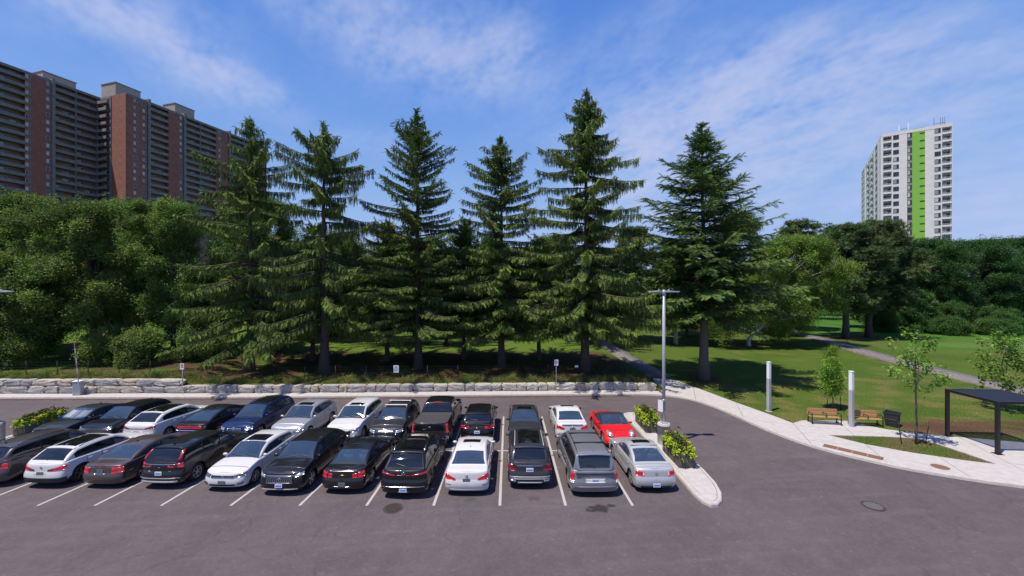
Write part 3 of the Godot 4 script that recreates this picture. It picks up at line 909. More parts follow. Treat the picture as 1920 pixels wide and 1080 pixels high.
# o: height, base (lowest whorl), r (crown profile table over 0 top .. 1 lowest whorl), droop, hang, dense, tint
func spruce(called: String, label: String, at: Vector3, o: Dictionary, seed_: int) -> void:
	var r := RandomNumberGenerator.new(); r.seed = seed_
	var t := thing(called, label, "tree", at, 0.0, o.get("group", "spruces behind the wall"))
	var H: float = o.height
	var tr: float = o.get("trunk", 0.32)
	var lean := Vector3(r.randf_range(-0.2, 0.2), 0, r.randf_range(-0.2, 0.2))
	var axis := func(y: float) -> Vector3: return Vector3(0, y, 0) + lean * pow(y / H, 2.0) + Vector3(sin(y * 0.35 + seed_), 0, cos(y * 0.3 + seed_)) * 0.05
	var st := new_st(false)
	var pts := []; var rad := []
	for k in 14:
		var f := k / 13.0
		pts.append(axis.call(f * H - (0.3 if k == 0 else 0.0)))
		rad.append(maxf(0.012, tr * (1.0 - f) * (1.0 + 0.5 * exp(-f * 30.0)) + 0.012))
	tube(st, pts, rad, 9)
	part("trunk", done(st), mats[o.get("bark", "bark")], t)
	var limbs := new_st(false)
	var xf := []; var tint := []
	var base: float = o.base
	var y := H - 0.35
	var c0: Vector3 = o.tint
	var hang: float = o.hang
	var dense: float = o.get("dense", 1.25)
	var size: float = o.get("size", 0.37)
	var step0: float = o.get("step", 0.42)
	var bushy: float = o.get("bushy", 0.15)
	while y > base:
		var f := (H - y) / (H - base)
		var rr := table(o.r, f)
		var nb := int(o.get("whorl", 5)) if f > 0.06 else 4
		var a0 := r.randf() * TAU
		for b in nb + (3 if f > 0.45 else (1 if f > 0.12 else 0)):
			var az := a0 + TAU * b / nb + r.randf_range(-0.35, 0.35)
			var L := rr * r.randf_range(0.58, 1.15) * (1.0 + 0.22 * smooth(0.45, 0.75, f))
			if r.randf() < o.get("gaps", 0.06): continue
			if b >= nb: L *= r.randf_range(0.3, 0.55)
			if L < 0.15: L = 0.15
			var out := Vector3(cos(az), 0, sin(az))
			var el := table(o.elev, f) + r.randf_range(-0.16, 0.16)
			var sag: float = o.droop * r.randf_range(0.7, 1.3) * clampf(f * 2.2, 0.1, 1.0)
			var y0 := y + r.randf_range(-0.2, 0.2)
			var root: Vector3 = axis.call(y0)
			var curve := func(q: float) -> Vector3: return root + out * (L * q) + Vector3(0, maxf(L * (el * q - sag * pow(q, 1.6) + sag * 0.75 * pow(q, 3.2)), (o.get("clear", 3.0) - root.y) * q), 0)
			var bp := []; var br := []
			for k in 5:
				bp.append(curve.call(k / 4.0)); br.append((0.012 + 0.013 * L) * (1.0 - k / 4.6))
			tube(limbs, bp, br, 4, false)
			var bare: float = o.get("bare", 0.12) * smooth(0.1, 0.5, f) + 0.04
			var q := bare
			var side := out.cross(Vector3.UP)
			var shade := r.randf_range(0.82, 1.18)
			while q < 1.0:
				var p: Vector3 = curve.call(q)
				var d: Vector3 = (curve.call(minf(q + 0.05, 1.05)) - p).normalized()
				var tl := minf(o.get("twig", 0.58), L * 0.42) * (1.0 - 0.78 * q) + 0.10
				for sg in [-1.0, 1.0]:
					if r.randf() < 0.16: continue
					var td: Vector3 = (d * r.randf_range(0.5, 1.0) + side * sg * r.randf_range(0.7, 1.0) + Vector3(0, r.randf_range(-0.15, 0.12) * (1.0 + 4.0 * bushy) - hang * 0.25, 0)).normalized()
					var m := 0.0
					while m < tl:
						var w := m / maxf(tl, 0.01)
						var sd := (td + Vector3(0, -hang * r.randf_range(0.25, 1.5) * (0.45 + w), 0)).normalized()
						var s := size * r.randf_range(0.75, 1.3)
						var pp := p + td * m + Vector3(0, -hang * 0.25 * m, 0)
						xf.append(facing(pp, sd, r.randf_range(-0.7, 0.7), s))
						var v := shade * r.randf_range(0.7, 1.3)
						var young := smooth(0.72, 1.0, q) * 0.35
						tint.append(Color(c0.x * v * (1.0 + young), c0.y * v * (1.0 + young * 0.8), c0.z * v))
						m += size * 0.62 / dense
				# the branch's own needles, and sprays that hang straight from it
				xf.append(facing(p, (d + Vector3(r.randf_range(-0.3, 0.3), r.randf_range(-0.1, 0.35), r.randf_range(-0.3, 0.3))).normalized(), r.randf_range(-0.8, 0.8), size * r.randf_range(0.7, 1.1)))
				tint.append(Color(c0.x * shade * 1.1, c0.y * shade * 1.1, c0.z * shade))
				if hang > 0.25:
					for k in 6:
						var hx := facing(p + side * r.randf_range(-1.0, 1.0) * tl * 0.75 + d * r.randf_range(-0.1, 0.1), Vector3(r.randf_range(-0.22, 0.22), -1, r.randf_range(-0.22, 0.22)).normalized(), r.randf() * TAU, 1.0)
						var hs := r.randf_range(0.5, 1.25) * hang
						xf.append(Transform3D(hx.basis.scaled_local(Vector3(0.34, 0.34, hs * 0.95)), hx.origin))
						tint.append(Color(c0.x * shade * 0.9, c0.y * shade * 0.9, c0.z * shade))
				q += (0.24 / dense) / maxf(L, 0.4)
		y -= step0 * (0.55 + 0.75 * minf(f * 2.0, 1.0) - 0.50 * smooth(0.5, 0.75, f)) * r.randf_range(0.75, 1.2)
	for k in 8:
		xf.append(facing(axis.call(H - 0.25 - k * 0.1), (Vector3(r.randf_range(-0.5, 0.5), 1.0, r.randf_range(-0.5, 0.5))).normalized(), r.randf() * TAU, 0.4))
		tint.append(Color(c0.x, c0.y, c0.z))
	# a few dead, bare lower branches
	for k in int(o.get("dead", 6)):
		var az := r.randf() * TAU; var l := r.randf_range(1.0, 2.6)
		var p: Vector3 = axis.call(base * r.randf_range(0.45, 0.95))
		var e := p + Vector3(cos(az), r.randf_range(-0.3, 0.15), sin(az)) * l
		tube(limbs, [p, p.lerp(e, 0.5) + Vector3(0, 0.15, 0), e], [0.035, 0.025, 0.008], 4, false)
	part("limbs", done(limbs), mats[o.get("bark", "bark")], t)
	stuff("crown", sprig_mesh(), mats.needles, xf, tint, t)
	count_instances += xf.size()

var count_instances := 0

func facing(p: Vector3, d: Vector3, roll: float, s: float) -> Transform3D:
	var up := Vector3.UP if absf(d.y) < 0.95 else Vector3.RIGHT
	var x := up.cross(d).normalized()
	var y := d.cross(x)
	var b := Basis(x, y, d)
	return Transform3D((b * Basis(Vector3(0, 0, 1), roll)).scaled_local(Vector3.ONE * s), p)

# a broad-leaved tree, a pine or a bush: lobes of leaf clusters carried by limbs
# o: height, base, rx, rz, lobes, per (clusters per lobe), lobe (radius), tint, mesh, scale, trunk, bark, lean
func broad(called: String, label: String, at: Vector3, o: Dictionary, seed_: int, cat := "tree", group := "") -> void:
	var r := RandomNumberGenerator.new(); r.seed = seed_
	var t := thing(called, label, cat, at, 0.0, group)
	var H: float = o.height; var base: float = o.base
	var rx: float = o.rx; var rz: float = o.get("rz", o.rx)
	var lean: Vector3 = o.get("lean", Vector3.ZERO)
	var c0: Vector3 = o.tint
	var tr: float = o.get("trunk", 0.25)
	var mid := (H + base) / 2.0
	var fork: float = base + (H - base) * o.get("fork", 0.15)
	var fork_p := Vector3(lean.x * 0.25, fork, lean.z * 0.25)
	var bark: Material = mats[o.get("bark", "bark_grey")]
	if tr > 0.0:
		var st := new_st(false)
		var top := Vector3(lean.x * 0.7, H * 0.82, lean.z * 0.7)
		tube(st, [Vector3(0, -0.3, 0), Vector3(0.03, fork * 0.35, 0.02), fork_p, fork_p.lerp(top, 0.5) + Vector3(r.randf_range(-0.3, 0.3), 0, r.randf_range(-0.3, 0.3)), top], [tr * 1.4, tr, tr * 0.85, tr * 0.45, 0.03], 9)
		part("trunk", done(st), bark, t)
	var limbs := new_st(false)
	var xf := []; var tint := []
	var n: int = o.lobes
	var mesh: ArrayMesh = o.mesh
	var sc: float = o.get("scale", 0.9)
	var flat: float = o.get("flat", 0.75)
	var shape: float = o.get("shape", 0.5)
	for k in n:
		# lobes fill the crown, thicker towards its outside
		var gy := (k + 0.5) / n
		var yy := lerpf(base, H, pow(gy, 0.9))
		var prof := sqrt(maxf(0.02, 1.0 - pow(absf((yy - lerpf(base, H, 0.42)) / ((H - base) * (0.60 if yy > lerpf(base, H, 0.42) else 0.52))), 2.0 + shape)))
		var az := k * 2.39996 + r.randf_range(-0.4, 0.4)
		var q := pow(r.randf(), 0.45)
		var lr: float = o.lobe * r.randf_range(0.7, 1.3)
		var w := smooth(base, H, yy)
		var c := Vector3(cos(az) * maxf(0.0, rx * prof - lr * 0.7) * q, minf(yy, H - lr * 0.5), sin(az) * maxf(0.0, rz * prof - lr * 0.7) * q) + Vector3(lean.x, 0, lean.z) * w
		if o.has("weep"): c.y -= o.weep * pow(Vector2(c.x - lean.x * w, c.z).length() / rx, 2.0)
		if tr > 0.0 and k % 2 == 0:
			var from := fork_p.lerp(Vector3(lean.x * 0.7, H * 0.82, lean.z * 0.7), clampf((c.y - fork) / (H - fork) * 0.75 - 0.15, 0.0, 0.85))
			var bend := from.lerp(c, 0.5) + Vector3(r.randf_range(-0.3, 0.3), 0.08 * from.distance_to(c), r.randf_range(-0.3, 0.3))
			var b0 := tr * r.randf_range(0.16, 0.34)
			tube(limbs, [from, from.lerp(bend, 0.5) + Vector3(r.randf_range(-0.2, 0.2), -0.04 * from.distance_to(c), r.randf_range(-0.2, 0.2)), bend, c], [b0, b0 * 0.8, b0 * 0.6, 0.012], 5, false)
			for m in 3:
				var e := c + Vector3(r.randfn(), r.randfn() * 0.6 + 0.2, r.randfn()).normalized() * lr * 0.85
				tube(limbs, [bend.lerp(c, 0.75), e], [b0 * 0.35, 0.008], 4, false)
		var shade := r.randf_range(0.68, 1.34)
		var warm := r.randf_range(0.82, 1.08)
		var cnt := int(o.per * lr * lr / (o.lobe * o.lobe))
		for m in cnt:
			var d := Vector3(r.randfn(), r.randfn(), r.randfn()).normalized()
			var rr := lr * (0.30 + 0.42 * absf(r.randfn()))
			var p := c + Vector3(d.x * rr, d.y * rr * flat, d.z * rr)
			if p.y < 0.1: p.y = 0.1 + r.randf() * 0.3
			if o.has("weep"): p.y -= absf(r.randfn()) * 0.45
			var bs := Basis(Quaternion.from_euler(Vector3(r.randf_range(-0.5, 0.5), r.randf() * TAU, r.randf_range(-0.5, 0.5))))
			xf.append(Transform3D(bs.scaled_local(Vector3.ONE * sc * r.randf_range(0.55, 1.5)), p))
			var v := shade * r.randf_range(0.75, 1.28)
			var wm := r.randf_range(0.9, 1.12)
			tint.append(Color(c0.x * v * wm * warm, c0.y * v, c0.z * v))
	if tr > 0.0: part("limbs", done(limbs), bark, t)
	stuff("crown", mesh, mats.needles if o.get("pine", false) else mats.leaves, xf, tint, t)
	count_instances += xf.size()

func make_trees() -> void:
	var olive := Vector3(0.114, 0.174, 0.034)
	var deep := Vector3(0.148, 0.208, 0.052)
	# the six big spruces
	spruce("norway_spruce", "leftmost big spruce, wide drooping boughs reaching low over the wall", on_ground(-24.6, -38.0), {"height": 24.0, "base": 2.8, "clear": 2.1, "trunk": 0.34, "r": [[0, 0.15], [0.06, 1.0], [0.13, 1.8], [0.17, 1.9], [0.25, 4.0], [0.4, 5.0], [0.6, 5.5], [0.85, 6.2], [1.0, 6.0]], "elev": [[0, 0.4], [0.06, 0.5], [0.15, 0.35], [0.4, 0.12], [0.7, -0.02], [1.0, -0.12]], "droop": 0.30, "hang": 0.75, "tint": olive, "step": 0.92, "gaps": 0.30, "dense": 1.15, "dead": 5}, 301)
	spruce("norway_spruce", "second big spruce from the left, open crown with hanging twigs", on_ground(-17.2, -37.0), {"height": 23.2, "base": 3.9, "trunk": 0.40, "r": [[0, 0.12], [0.06, 0.8], [0.1, 1.6], [0.15, 2.6], [0.23, 4.2], [0.3, 4.6], [0.5, 4.9], [0.75, 5.6], [1.0, 5.6]], "elev": [[0, 0.4], [0.06, 0.5], [0.12, 0.42], [0.35, 0.22], [0.6, 0.05], [1.0, -0.14]], "droop": 0.36, "hang": 0.85, "tint": olive * 0.95, "step": 0.90, "gaps": 0.30, "dense": 1.15, "dead": 8}, 302)
	spruce("norway_spruce", "third big spruce from the left, upswept branches and pointed top", on_ground(-9.15, -39.2), {"height": 25.2, "base": 3.8, "trunk": 0.36, "r": [[0, 0.08], [0.05, 0.45], [0.1, 1.1], [0.2, 2.5], [0.4, 4.6], [0.65, 5.2], [0.85, 5.8], [1.0, 5.8]], "elev": [[0, 0.5], [0.06, 0.7], [0.2, 0.68], [0.4, 0.45], [0.65, 0.12], [1.0, -0.12]], "droop": 0.20, "hang": 0.40, "tint": olive * 0.9, "step": 0.56, "gaps": 0.16, "twig": 0.65, "dense": 1.1, "dead": 7}, 303)
	spruce("norway_spruce", "fourth big spruce from the left, narrow and shortest of the middle three", on_ground(-1.05, -39.6), {"height": 22.9, "base": 3.7, "trunk": 0.33, "r": [[0, 0.12], [0.05, 0.5], [0.09, 0.9], [0.14, 1.9], [0.23, 3.1], [0.4, 4.2], [0.6, 4.8], [0.8, 5.8], [1.0, 6.0]], "elev": [[0, 0.4], [0.06, 0.5], [0.2, 0.4], [0.4, 0.25], [0.65, 0.06], [1.0, -0.13]], "droop": 0.24, "hang": 0.55, "tint": olive * 0.92, "step": 0.62, "gaps": 0.14, "twig": 0.85, "dense": 1.1, "dead": 7}, 304)
	spruce("norway_spruce", "tallest spruce, layered level branches, beside the park path", on_ground(6.85, -37.6), {"height": 26.3, "base": 3.6, "trunk": 0.40, "r": [[0, 0.12], [0.08, 1.1], [0.17, 2.4], [0.26, 3.6], [0.42, 5.4], [0.6, 5.2], [0.85, 6.0], [1.0, 6.0]], "elev": [[0, 0.4], [0.05, 0.4], [0.12, 0.25], [0.35, 0.14], [0.6, 0.02], [1.0, -0.14]], "droop": 0.26, "hang": 0.70, "tint": olive, "step": 0.92, "gaps": 0.08, "whorl": 7, "dense": 1.15, "dead": 8}, 305)
	spruce("white_spruce", "dense dark green spruce with a bare grey trunk, right of the path", on_ground(17.8, -37.4), {"height": 23.9, "base": 6.2, "trunk": 0.42, "bark": "bark_grey", "r": [[0, 0.1], [0.05, 0.3], [0.1, 0.8], [0.17, 1.7], [0.25, 2.8], [0.33, 3.7], [0.47, 5.5], [0.65, 5.8], [0.85, 6.2], [1.0, 5.2]], "elev": [[0, 0.4], [0.06, 0.55], [0.2, 0.5], [0.4, 0.36], [0.7, 0.15], [1.0, -0.08]], "droop": 0.14, "hang": 0.22, "bushy": 0.5, "dense": 1.3, "tint": Vector3(0.090, 0.165, 0.042), "step": 0.50, "gaps": 0.10, "size": 0.48, "twig": 1.3, "whorl": 6, "dead": 3}, 306)
	# younger conifers that fill the gaps behind them
	var back := [[-29.5, -47.0, 14.5, "second-row spruce behind the leftmost big spruce"], [-21.0, -42.5, 14.5, "second-row spruce between the first two big spruces"], [-13.2, -42.5, 14.6, "second-row spruce between the second and third big spruces"], [-5.2, -43.5, 14.8, "second-row spruce between the third and fourth big spruces"], [2.9, -43.0, 13.0, "second-row spruce left of the tallest spruce"], [11.0, -55.0, 14.8, "second-row spruce right of the tallest spruce by the path"], [-8.6, -53.0, 13.0, "third-row spruce deep behind the third big spruce"], [-16.5, -53.0, 13.5, "third-row spruce deep behind the second big spruce"]]
	for k in back.size():
		var b: Array = back[k]
		spruce("norway_spruce", b[3], on_ground(b[0], b[1]), {"height": b[2], "base": 3.6, "trunk": 0.22, "r": [[0, 0.3], [0.15, 1.7], [0.4, 3.6], [0.75, 5.0], [1.0, 5.2]], "elev": [[0, 0.9], [0.2, 0.4], [0.5, 0.15], [1.0, -0.2]], "droop": 0.22, "hang": 0.5, "tint": olive * (1.0 if k % 2 else 0.9), "step": 0.60, "dense": 0.95, "size": 0.52, "group": "smaller spruces in the second row"}, 320 + k)
	var leaf := leaf_mesh("leaf_a", 22, 0.165)
	for b in [[-24.5, -58.0, 15.5, "leafy tree far behind the leftmost big spruce"], [-14.5, -60.0, 14.5, "leafy tree far behind the second and third big spruces"], [-2.5, -60.0, 14.5, "leafy tree far behind the fourth big spruce"], [6.0, -64.0, 15.5, "leafy tree far behind the tallest spruce"]]:
		broad("broadleaf_tree", b[3], on_ground(b[0], b[1]), {"height": b[2], "base": 3.2, "rx": 5.4, "lobes": 40, "per": 120, "lobe": 1.7, "tint": deep * 0.95, "mesh": leaf, "trunk": 0.26}, int(700 - b[0]), "tree", "leafy trees deep behind the spruces")
	var leaf_small := leaf_mesh("leaf_b", 22, 0.15)
	var tuft := tuft_mesh()
	var g := "broad-leaved trees left of the spruces"
	broad("broadleaf_tree", "dark broad-leaved tree at the left edge of the frame", on_ground(-54.5, -45.0), {"height": 17.2, "base": 1.8, "rx": 7.0, "lobes": 95, "per": 92, "lobe": 1.35, "tint": deep * 1.05, "mesh": leaf, "trunk": 0.34}, 401, "tree", g)
	broad("broadleaf_tree", "dark leafy tree with a visible black trunk behind the barrier arm", on_ground(-42.5, -41.0), {"height": 15.6, "base": 3.0, "rx": 6.0, "lobes": 85, "per": 90, "lobe": 1.25, "tint": deep, "mesh": leaf, "trunk": 0.30, "bark": "bark"}, 402, "tree", g)
	broad("broadleaf_tree", "tall rounded tree below the balconies, second from the left edge", on_ground(-52.0, -56.0), {"height": 18.8, "base": 3.0, "rx": 7.0, "lobes": 95, "per": 85, "lobe": 1.45, "tint": deep * 1.1, "mesh": leaf, "trunk": 0.34}, 403, "tree", g)
	broad("broadleaf_tree", "lighter green tree with pale forked limbs below the lit brick end wall", on_ground(-36.5, -43.5), {"height": 16.2, "base": 1.6, "rx": 5.6, "lobes": 90, "per": 78, "lobe": 1.1, "tint": Vector3(0.165, 0.235, 0.055), "mesh": leaf, "trunk": 0.24}, 404, "tree", g)
	broad("broadleaf_tree", "bright green tree top just left of the leftmost big spruce", on_ground(-34.5, -55.0), {"height": 19.4, "base": 4.0, "rx": 6.0, "lobes": 85, "per": 85, "lobe": 1.3, "tint": Vector3(0.14, 0.215, 0.05), "mesh": leaf, "trunk": 0.28}, 405, "tree", g)
	broad("broadleaf_tree", "low dark tree at the far left above the stone wall", on_ground(-48.0, -38.6), {"height": 10.0, "base": 1.2, "rx": 4.6, "lobes": 26, "per": 190, "lobe": 1.5, "tint": deep * 0.9, "mesh": leaf, "trunk": 0.2}, 406, "tree", g)
	for b in [[-31.5, -41.0, 4.6, 2.6, "shaded bush under the leftmost big spruce"], [-38.6, -39.0, 3.2, 2.4, "dark bush behind the striped barrier arm"], [-45.8, -37.6, 2.6, 2.2, "dark bush above the wall at the left edge"], [-35.2, -38.4, 3.0, 2.2, "dark bush right of the striped barrier arm"]]:
		broad("bush", b[4], on_ground(b[0], b[1]), {"height": b[2], "base": 0.1, "rx": b[3], "lobes": 14, "per": 170, "lobe": 0.9, "tint": deep * 0.95, "mesh": leaf, "trunk": 0.05, "scale": 0.75}, int(500 - b[0]), "bush", "bushes at the wood's edge")
	# the right-hand side
	g = "trees in the park right of the path"
	broad("birch_tree", "leaning birch with white limbs sweeping to the right over the lawn", on_ground(32.2, -55.0), {"height": 15.0, "base": 2.6, "rx": 9.6, "rz": 6.0, "lobes": 96, "per": 110, "lobe": 1.45, "tint": Vector3(0.16, 0.245, 0.042), "mesh": leaf_small, "trunk": 0.26, "bark": "bark_birch", "lean": Vector3(6.4, 0, 1.0), "weep": 2.8, "fork": 0.0, "shape": 0.2}, 410, "tree", g)
	broad("broadleaf_tree", "shaded tree with a pale short trunk behind the dense spruce", on_ground(23.5, -58.0), {"height": 14.0, "base": 3.0, "rx": 5.0, "lobes": 34, "per": 170, "lobe": 1.6, "tint": deep * 1.1, "mesh": leaf, "trunk": 0.26, "bark": "bark_birch"}, 411, "tree", g)
	broad("broadleaf_tree", "tree top rising right behind the dense spruce", on_ground(40.0, -72.0), {"height": 21.0, "base": 4.0, "rx": 6.5, "lobes": 40, "per": 170, "lobe": 2.0, "tint": Vector3(0.11, 0.17, 0.045), "mesh": leaf, "trunk": 0.3}, 412, "tree", g)
	broad("broadleaf_tree", "low bright leafy tree behind the leaning birch, left of the pines", on_ground(43.0, -66.0), {"height": 11.0, "base": 1.2, "rx": 5.2, "lobes": 60, "per": 90, "lobe": 1.3, "tint": Vector3(0.14, 0.215, 0.042), "mesh": leaf, "trunk": 0.2}, 413, "tree", g)
	broad("broadleaf_tree", "low shaded tree between the dense spruce and the birch", on_ground(28.5, -66.0), {"height": 10.5, "base": 1.2, "rx": 5.0, "lobes": 56, "per": 90, "lobe": 1.3, "tint": deep * 0.9, "mesh": leaf, "trunk": 0.2}, 414, "tree", g)
	g = "pines beside the second path"
	var pine := Vector3(0.105, 0.150, 0.056)
	broad("pine_tree", "nearer of two pines beside the second path, thick trunk", on_ground(50.4, -61.0), {"height": 17.2, "base": 4.2, "rx": 5.8, "lobes": 50, "per": 120, "lobe": 1.5, "tint": pine, "mesh": tuft, "trunk": 0.42, "bark": "bark", "flat": 0.55, "scale": 0.95, "pine": true}, 420, "tree", g)
	broad("pine_tree", "tall pine in front of the white tower, right of its neighbour", on_ground(55.6, -63.0), {"height": 18.0, "base": 4.4, "rx": 6.6, "lobes": 54, "per": 120, "lobe": 1.55, "tint": pine * 0.95, "mesh": tuft, "trunk": 0.42, "bark": "bark", "flat": 0.55, "scale": 0.95, "pine": true, "lean": Vector3(1.4, 0, 0)}, 421, "tree", g)
	broad("pine_tree", "pine in the background between birch and white tower", on_ground(52.5, -74.0), {"height": 20.0, "base": 5.0, "rx": 5.6, "lobes": 42, "per": 110, "lobe": 1.6, "tint": pine * 0.95, "mesh": tuft, "trunk": 0.36, "bark": "bark", "flat": 0.55, "pine": true}, 422, "tree", g)
	broad("pine_tree", "bluish pine seen between the tallest spruce and the dense spruce", on_ground(18.0, -60.0), {"height": 17.0, "base": 4.0, "rx": 4.6, "lobes": 40, "per": 110, "lobe": 1.4, "tint": Vector3(0.085, 0.125, 0.06), "mesh": tuft, "trunk": 0.3, "bark": "bark", "flat": 0.6, "pine": true}, 423, "tree", g)
	g = "dark maples closing the lawn"
	var maple := Vector3(0.055, 0.125, 0.038)
	for b in [[68.5, -76.0, 15.2, 6.4, "maple left of the dark group beyond the lawn, beside the pines"], [76.0, -74.0, 16.4, 7.2, "largest rounded maple of the dark group beyond the lawn"], [86.5, -76.0, 16.6, 7.6, "dark maple near the right edge of the frame"], [97.0, -77.0, 17.0, 7.6, "dark maple cut by the right edge of the frame"]]:
		broad("maple_tree", b[4], on_ground(b[0], b[1]), {"height": b[2], "base": 1.2, "rx": b[3], "lobes": 95, "per": 100, "lobe": 1.5, "tint": maple, "mesh": leaf, "trunk": 0.4, "flat": 0.6, "shape": 1.2}, int(430 + b[0]), "tree", g)
	for b in [[64.0, -70.0, 5.4, 3.2, "vine-covered shrub left of the leafy bank"], [69.5, -69.5, 7.2, 3.6, "tall vine-covered shrub in the middle of the leafy bank"], [75.0, -69.0, 5.0, 3.6, "low spreading shrub at the lawn's far edge"], [81.0, -68.0, 4.2, 3.8, "leafy shrub at the right end of the lawn's edge"], [72.0, -66.4, 2.6, 2.8, "low fern-like shrub in front of the leafy bank"], [78.0, -65.4, 2.4, 3.0, "low shrub in front of the maples by the lawn"]]:
		broad("shrub", b[4], on_ground(b[0], b[1]), {"height": b[2], "base": 0.1, "rx": b[3], "lobes": 20, "per": 150, "lobe": 1.0, "tint": Vector3(0.075, 0.155, 0.042), "mesh": leaf, "trunk": 0.06, "scale": 0.75}, int(470 + b[0] * 2), "shrub", "shrubs along the lawn's far edge")
	# the far wood that closes the view behind everything
	var wood := Node3D.new(); wood.name = "far_wood"; add_child(wood)
	wood.set_meta("kind", "stuff"); wood.set_meta("label", "distant belt of trees behind the park"); wood.set_meta("category", "wood")
	var r := RandomNumberGenerator.new(); r.seed = 77
	var xf := []; var tint := []
	for k in 90:
		var x := -190.0 + k * 4.4 + r.randf_range(-2, 2)
		if x > 12.0 and x < 15.0: continue
		var z := -92.0 - r.randf_range(0, 26)
		var hh := r.randf_range(7.0, 11.0) if x > -75.0 and x < 45.0 else r.randf_range(12.0, 17.0)
		var c := Vector3(0.06, 0.10, 0.03) * r.randf_range(0.75, 1.2)
		for m in 240:
			var d := Vector3(r.randfn(), r.randfn(), r.randfn()).normalized()
			var rr := pow(r.randf(), 0.4)
			var p := Vector3(x + d.x * rr * 4.4, hh * 0.52 + d.y * rr * hh * 0.5, z + d.z * rr * 4.4) + Vector3(0, 0.8, 0)
			xf.append(Transform3D(Basis(Vector3.UP, r.randf() * TAU).scaled_local(Vector3.ONE * r.randf_range(1.5, 2.4)), p))
			var v := r.randf_range(0.75, 1.25)
			tint.append(Color(c.x * v, c.y * v, c.z * v))
	stuff("foliage", leaf, mats.leaves, xf, tint, wood)
	print("instances ", count_instances + xf.size())

# ---------------------------------------------------------------- cars
# Local axes of a car: +z is its front, +x its left side, y up, origin on the ground under its middle.
const W_TABLE := [[0.1, 0.955], [0.35, 0.993], [0.6, 1.0], [0.85, 0.98], [1.0, 0.945]]
const KINDS := {
	"sedan": {"L": 4.78, "W": 1.83, "H": 1.45, "fo": 0.95, "wb": 2.76, "r": 0.33, "gc": 0.21, "hood": 0.72, "belt_f": 0.94, "belt_r": 1.0, "deck": 0.985, "cowl": 1.38, "ws": 0.80, "rc": 1.52, "rb": 0.62, "frontlean": 0.13, "rearlean": 0.10},
	"suv": {"L": 4.60, "W": 1.86, "H": 1.67, "fo": 0.92, "wb": 2.68, "r": 0.365, "gc": 0.25, "hood": 0.90, "belt_f": 1.07, "belt_r": 1.15, "deck": 1.10, "cowl": 1.22, "ws": 0.72, "rc": 0.62, "rb": 0.17, "frontlean": 0.10, "rearlean": 0.10},
	"hatch": {"L": 4.26, "W": 1.80, "H": 1.46, "fo": 0.88, "wb": 2.63, "r": 0.325, "gc": 0.20, "hood": 0.74, "belt_f": 0.94, "belt_r": 1.01, "deck": 0.97, "cowl": 1.22, "ws": 0.82, "rc": 0.62, "rb": 0.20, "frontlean": 0.12, "rearlean": 0.10},
	"van": {"L": 5.14, "W": 2.0, "H": 1.74, "fo": 0.98, "wb": 3.08, "r": 0.35, "gc": 0.22, "hood": 0.88, "belt_f": 1.04, "belt_r": 1.08, "deck": 1.04, "cowl": 1.08, "ws": 0.88, "rc": 0.36, "rb": 0.13, "frontlean": 0.14, "rearlean": 0.09},
	"pickup": {"L": 5.85, "W": 2.03, "H": 1.92, "fo": 0.98, "wb": 3.65, "r": 0.41, "gc": 0.34, "hood": 1.14, "belt_f": 1.26, "belt_r": 1.33, "deck": 1.36, "cowl": 1.55, "ws": 0.62, "rc": 2.35, "rb": 2.02, "frontlean": 0.06, "rearlean": 0.03},
	"roadster": {"L": 4.33, "W": 1.79, "H": 1.29, "fo": 0.88, "wb": 2.42, "r": 0.325, "gc": 0.17, "hood": 0.60, "belt_f": 0.84, "belt_r": 0.90, "deck": 0.80, "cowl": 1.45, "ws": 0.62, "rc": 1.72, "rb": 1.05, "frontlean": 0.22, "rearlean": 0.16},
}

func paint(key: String, r: float, g: float, b: float, metal: float) -> StandardMaterial3D:
	var m := mat("paint_" + key, lin(r, g, b), 0.38, metal, 0.28)
	m.clearcoat_enabled = true
	m.clearcoat = 1.0
	m.clearcoat_roughness = 0.04
	return m

